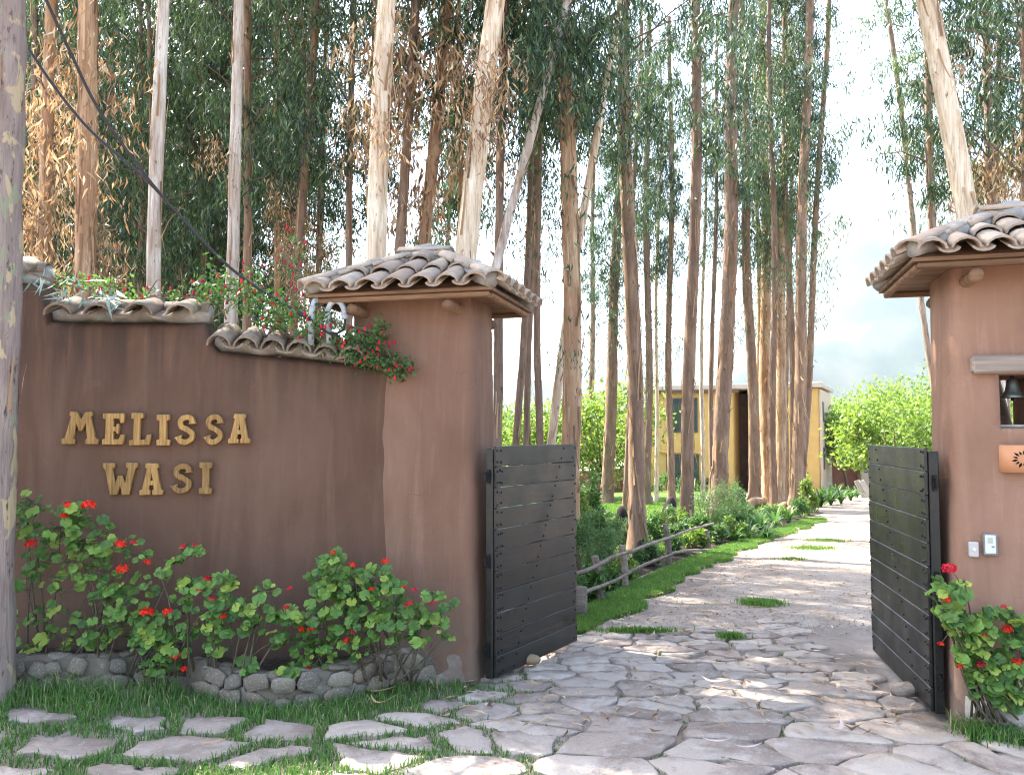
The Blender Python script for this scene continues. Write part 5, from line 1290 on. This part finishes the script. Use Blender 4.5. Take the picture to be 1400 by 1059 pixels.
for i, (px, Y, h, cw, lab) in enumerate([(822, 33, 4.6, 5.0, 'pale sunlit tree behind the lawn left of the house'), (1225, 30, 3.7, 4.2, 'yellow-green sunlit tree above the right gate leaf'), (1195, 48, 6.0, 5.5, 'tall sunlit tree behind the outbuilding'), (735, 34, 3.4, 4.5, 'sunlit tree seen through the gap above the left gate leaf'), (1290, 44, 6.0, 6.0, 'sunlit tree behind the bell niche pillar'), (1420, 34, 5.0, 6.0, 'sunlit tree right behind the pillar, seen through the niche')]):
    p = W(px, 600, Y); leafy_tree(lab, (p.x, Y, gz(p.x, Y)), h, cw, M['bushl'], 5200, .9, 'sunlit garden trees', (.14, .26), (.08, .14))
for i in range(16):                                   # hedge of trees closing the far garden
    Y = 60 + (i % 3) * 5; px = 640 + i * 46; p = W(px, 600, Y)
    leafy_tree('far pale green tree closing the garden behind the house', (p.x, Y, gz(p.x, Y)), 4.2 + (i * 7 % 5) * .4, 6, M['bushl'], 2600, .6, 'far garden trees', (.25, .45), (.14, .25))

# burnt stumps and the root mound of the clump
for i, (px, py, r_, h) in enumerate([(851, 735, .15, .55), (880, 775, .13, .34), (917, 720, .17, .6), (1010, 708, .28, .6)]):
    p = G(px, py); q = MB(); pts = [(0, 0, -.1), (.01, 0, h * .4), (.03, .02, h * .8), (.02, 0, h)]
    pts = [Vector((random.uniform(-.2, .2) * r_, random.uniform(-.2, .2) * r_, h * z)) for z in (-.1, .15, .35, .6, .8, 1, 1.12)]; q.tube(pts, [r_ * k for k in (1.5, 1.2, .95, 1.0, .85, .6, .25)], 12, wob=.22)
    tag(q.build('tree_stump', M['stump'], None, True, loc=p), ('dark burnt stump left of the reddish trunk', 'low burnt stump at the rail fence', 'tall burnt stump under the slim pinkish trunk', 'broad dark stump at the left of the trunk clump')[i], 'stump', 'burnt tree stumps')
for i, (a, b, r_) in enumerate([((1012, 700), (1045, 690), .16), ((1046, 712), (1092, 690), .09), ((1070, 708), (1104, 684), .07), ((1084, 704), (1112, 700), .06)]):
    p, q_ = G(*a), G(*b); q = MB(); d = q_ - p; q.tube([Vector((0, 0, .08)), d * .5 + Vector((0, 0, .2)), d + Vector((0, 0, .12))], [r_, r_ * .95, r_ * .7], 9, wob=.14)
    tag(q.build('fallen_log', M['tan'], None, True, loc=p), ('thick pale root log at the left of the trunk clump', 'long bent log lying in front of the trunk clump', 'thin log lying against the right trunks of the clump', 'short log end sticking out right of the clump')[i], 'log', 'logs around the clump')

# rustic rail fence
fp = [G(783, 842), G(820, 824), G(853, 806), G(914, 776), G(968, 752)]
fn_ = thing('rail_fence', 'rustic fence of rough log rails and short posts left of the drive', 'fence', fp[0])
for i, p in enumerate(fp):
    h = (.50, .50, .52, .62, .34)[i]; q = MB(); d = p - fp[0]
    q.tube([d + Vector((0, 0, -.2)), d + Vector((.01, 0, h * .5)), d + Vector((random.uniform(-.05, .02), 0, h))], [.044, .042, .038], 8, wob=.1); q.build('post', M['oldwood'], fn_)
for i in range(4):
    a, b = fp[i] - fp[0], fp[i + 1] - fp[0]
    for z, z2 in ((.40, .46), (.17, .22)):
        if i == 3 and z < .2: z, z2 = .2, .02
        q = MB(); q.tube([a + Vector((-.06, -.05, z)), (a + b) / 2 + Vector((0, -.05, (z + z2) / 2 + random.uniform(-.03, .03))), b + Vector((.08, -.06, z2))], [.022, .021, .017], 7, wob=.08); q.build('rail', M['oldwood'], fn_, True)
p = G(790, 845); q = MB(); q.tube([(0, 0, -.1), (0, 0, .30)], .09, 10, wob=.08)
tag(q.build('log_stub', M['oldwood'], None, True, loc=p), 'short cut log standing at the end of the left gate leaf', 'log')

# ------------------------------------------------------------------ flowering vine on the wall
def vine(label, spots, Y, n, sd, mat):
    r = np.random.default_rng(sd); P = []; FL = []; st = MB(); o0 = W(spots[0][0], spots[0][1], Y); o = thing('flowering_vine', label, 'vine', o0, 0, 'flowering vines over the wall'); prev = None
    for (px, py, rx, ry, k) in spots:
        c = W(px, py, Y) - o0; m = int(n * k); sx, sz = rx / F * Y, ry / F * Y
        P.append(np.array(c) + r.normal(size=(m, 3)) * np.array([sx * .6, .10, sz * .6]))
        for _ in range(int(3 + 5 * k)): FL.append(np.array(c) + r.normal(size=3) * np.array([sx * .6, .09, sz * .6]) + np.array([0, -.05, 0]))
        for _ in range(3):
            e = c + Vector((r.normal() * sx, r.normal() * .08, r.normal() * sz)); b = c + Vector((r.normal() * .1, .1, -sz - .1)) if prev is None else prev
            st.tube([b, (b + e) / 2 + Vector((0, 0, .06)), e], [.005, .004, .002], 4, False)
        prev = c
    P = np.concatenate(P); D = unit(r.normal(size=(len(P), 3)) + np.array([0, -.2, -.3])); S = unit(np.cross(D, r.normal(size=(len(P), 3))))
    V, T = leaf_tris(P, D, S, r.uniform(.025, .055, len(P)), r.uniform(.015, .028, len(P)), .1)
    tag(ob('foliage', np_mesh('foliage', V, T, False, [mat]), o), kind='stuff'); st.build('stem', M['limb'], o)
    V = []; Fq = []; q = MB()
    for p in FL: q.lathe([(0, .012), (.007, .010), (.009, -.004), (.012, -.016), (0, -.012)], 5, p)
    tag(q.build('blossom', M['pink'], o), kind='stuff')
vine('flowering vine with small red blossoms hanging over the coping beside the pipes', [(300,390,26,26,1),(335,405,26,24,1),(365,415,26,22,1),(400,425,22,18,.8),(440,440,18,16,.6),(480,462,20,14,.8),(510,478,18,14,.8),(530,495,16,14,.9),(555,500,12,8,.5),(545,512,8,8,.3),(520,455,12,12,.4),(425,455,22,10,.5),(470,480,26,10,.6),(500,492,22,9,.7),(380,440,20,10,.5)], 6.04, 230, 5, M['bush'])
vine('vine with red blossoms above the upper coping at the left', [(75,385,16,14,.6),(110,385,26,12,.7),(150,392,22,12,.7),(200,405,30,10,.6),(250,408,22,10,.7),(280,400,20,22,.8)], 6.3, 150, 6, M['bush'])
tree_vine = vine('sparse vine with red blossoms in front of the orange-brown trunk', [(405,330,16,18,.5),(395,360,18,16,.5),(420,385,16,14,.5),(350,375,20,16,.6)], 6.9, 90, 7, M['bush'])

sg0 = W(95, 412, 5.86); P = []; D = []
for k in range(46):
    t_ = rng.random(); P.append(np.array(W(28 + 150 * t_, 372 + 40 * t_, 5.86) - sg0) + rng.normal(size=3) * np.array([.05, .03, .035])); D.append([rng.normal() * .9, -.5 + rng.normal() * .4, -.7 + rng.normal() * .55])
D = unit(np.array(D)); S = unit(np.cross(D, rng.normal(size=D.shape))); V, T = leaf_tris(np.array(P), D, S, rng.uniform(.12, .22, 46), rng.uniform(.018, .03, 46), .5)
spg = thing('eucalyptus_sprig', 'fallen sprig of long blue-grey leaves lying over the coping at the far left', 'branch', sg0)
tag(ob('foliage', np_mesh('foliage', V, T, False, [m_leaf('blue_grey_leaf', [(0, (.10, .17, .14)), (1, (.26, .34, .30))], .2)]), spg), kind='stuff')
q = MB(); q.tube([W(25, 368, 5.86) - sg0, W(95, 390, 5.84) - sg0, W(185, 418, 5.86) - sg0], [.008, .006, .003], 5); q.build('twig', M['limb'], spg)
# ------------------------------------------------------------------ pipes and cables at the wall top
def pipe(label, pts, Y, r_):
    P3 = [W(px, py, Y + dy) for px, py, dy in pts]; o = P3[0]; q = MB(); q.tube([p - o for p in P3], r_, 10); t_ = thing('cable_pipe', label, 'pipe', o, 0, 'bent grey pipes on the coping')
    q.build('tube', M['pipe'], t_, True); d = (P3[-1] - P3[-2]).normalized(); c = MB(); c.tube([P3[-1] - o - d * .03, P3[-1] - o + d * .012], r_ * 1.18, 10); c.build('collar', M['pipe'], t_, True)
pipe('grey upright pipe with a bent top on the low coping', [(425, 472, 0), (425.5, 440, 0), (427, 422, 0), (431, 411, .02), (436, 407, .06), (438, 414, .10)], 5.985, .023)
pipe('grey hook-shaped pipe beside the upright pipe', [(450, 470, 0), (448, 440, 0), (448, 424, 0), (452, 415, 0), (459, 411, 0), (466, 414, -.01), (470, 422, -.02), (471.5, 434, -.02)], 6.0, .021)
def cable(label, pts, r_=.0105):
    P3 = [W(*p) for p in pts]; out = []
    for i in range(len(P3) - 1):
        p0, p1, p2, p3 = P3[max(0, i - 1)], P3[i], P3[i + 1], P3[min(len(P3) - 1, i + 2)]
        for k in range(6):
            t_ = k / 6; out.append(.5 * ((2 * p1) + (p2 - p0) * t_ + (2 * p0 - 5 * p1 + 4 * p2 - p3) * t_ ** 2 + (3 * p1 - p0 - 3 * p2 + p3) * t_ ** 3))
    out.append(P3[-1]); q = MB(); q.tube(out, r_, 7); tag(q.build('overhead_cable', M['cable'], None, True), label, 'cable', 'black cables running to the pipes')
cable('black cable coming from the top edge left of the tan trunks', [(20, -95, 4.9), (62, -2, 5.1), (100, 80, 5.3), (135, 150, 5.45), (195, 235, 5.65), (250, 300, 5.8), (310, 362, 5.95), (370, 405, 5.98), (424, 434, 5.955)])
cable('black cable passing behind the rough trunk at the left edge', [(-30, -20, 5.7), (32, 58, 5.7), (75, 120, 5.72), (125, 180, 5.75), (200, 246, 5.8), (255, 305, 5.87), (315, 366, 5.97), (375, 408, 5.98), (423, 437, 5.95)])
cable('short black cable looping from the upright pipe to the hook pipe', [(424, 436, 5.95), (436, 446, 5.94), (452, 456, 5.95), (466, 453, 5.96), (471, 443, 5.975), (471.5, 432, 5.98)], .009)

# ------------------------------------------------------------------ small loose things
q = MB(); c = G(726, 915); bm = bmesh.new(); bmesh.ops.create_icosphere(bm, subdivisions=3, radius=1)
me = bpy.data.meshes.new('river_stone'); bm.to_mesh(me); bm.free(); me.materials.append(m_plain('brown_river_stone', (.24, .17, .10), .6, .2, 8)); me.polygons.foreach_set('use_smooth', np.full(len(me.polygons), True))
tag(ob('river_stone', me, loc=(c.x, c.y, .075), scale=(.075, .05, .04)), 'smooth brown river stone lying under the left gate leaf', 'stone')
me = cobble_mesh(8); me.materials.append(M['pave']); c = G(1246, 962)
tag(ob('rough_rock', me, loc=(c.x, c.y + .1, .06), scale=(.13, .08, .06)), 'rough pinkish rock under the right gate leaf', 'rock')
LM = []
for k in range(3):
    V = []; Fq = []
    for j in range(8):
        t_ = j / 7; wd = .014 * math.sin(math.pi * min(.98, .06 + t_ * .94)) + .001; c = Vector((.22 * (t_ - .5), .05 * (k + 1) * .5 * (t_ - .5) ** 2 * 4, .012 + .03 * (t_ - .4) ** 2 * 4 * (k % 2 + .4)))
        V += [(c.x, c.y - wd, c.z + .005), (c.x, c.y, c.z), (c.x, c.y + wd, c.z + .006)]
    for j in range(7):
        b = 3 * j; Fq += [(b, b + 1, b + 4, b + 3), (b + 1, b + 2, b + 5, b + 4)]
    LM.append(np.array(V)); LMF = np.array(Fq)
mats_l = [m_leaf('fallen_leaf_tan', [(0, (.42, .27, .12)), (1, (.5, .34, .17))], .2), m_leaf('fallen_leaf_pink', [(0, (.55, .40, .35)), (1, (.6, .48, .42))], .2)]
for i, (px, py, rz, m_, lab) in enumerate([(290, 1028, .3, 0, 'long tan leaf lying in the grass at the bottom left'), (518, 973, -.5, 0, 'curved tan leaf in the grass below the cobble planter'), (511, 957, -.3, 0, 'small tan leaf at the edge of the cobble planter grass'), (980, 1026, -.2, 1, 'pale curled leaf on a flagstone at the bottom centre'), (1150, 1008, .9, 1, 'pale pink leaf on the flagstones at the lower right'), (974, 943, -.6, 1, 'small white leaf on the flagstones in the middle of the drive'), (1025, 1034, .1, 1, 'short pale leaf beside the curled leaf at the bottom centre'), (735, 947, -.7, 0, 'yellowish leaf in the joint near the left gate leaf')]):
    c = G(px, py); me = np_mesh('fallen_leaf', LM[i % 3], LMF, True, [mats_l[m_]])
    tag(ob('fallen_leaf', me, loc=(c.x, c.y, gz(c.x, c.y) + .045), rot=(0, 0, rz), scale=(.7 + .2 * (i % 3),) * 3), lab, 'leaf', 'fallen leaves')
n = 1500; y = 5 + 15 * rng.random(n) ** 1.3; lx = np.array([road_left(v) for v in y]); x = np.where(y > 7.6, lx + 3.6 * rng.random(n), -.4 + 3.2 * rng.random(n))
P = np.column_stack([x, y, gz_np(x, y) + np.where(y > 7.6, .05, .048)]); a = rng.random(n) * 6.28
D = np.column_stack([np.cos(a), np.sin(a), rng.normal(size=n) * .08]); S = np.column_stack([-np.sin(a), np.cos(a), rng.normal(size=n) * .25])
V, T = leaf_tris(P, unit(D), unit(S), rng.uniform(.06, .15, n), rng.uniform(.012, .024, n), .3)
tag(ob('leaf_litter', np_mesh('leaf_litter', V, T, False, [M['dead']])), 'dry eucalyptus leaves scattered over the dirt drive', None, None, 'stuff')

# ------------------------------------------------------------------ air: haze over the whole valley
q = MB(); q.box((-3600, -2100, -4), (3600, 4600, 900)); hz_ = q.build('haze', None); tag(hz_, kind='stuff')
hm = bpy.data.materials.new('haze_air'); hm.use_nodes = True; hn = hm.node_tree; hn.nodes.clear()
ho = hn.nodes.new('ShaderNodeOutputMaterial'); hv = hn.nodes.new('ShaderNodeVolumePrincipled')
hv.inputs['Color'].default_value = (.80, .91, 1, 1); hv.inputs['Density'].default_value = .000125; hv.inputs['Anisotropy'].default_value = .3
hn.links.new(hv.outputs[0], ho.inputs['Volume']); hz_.data.materials.append(hm)
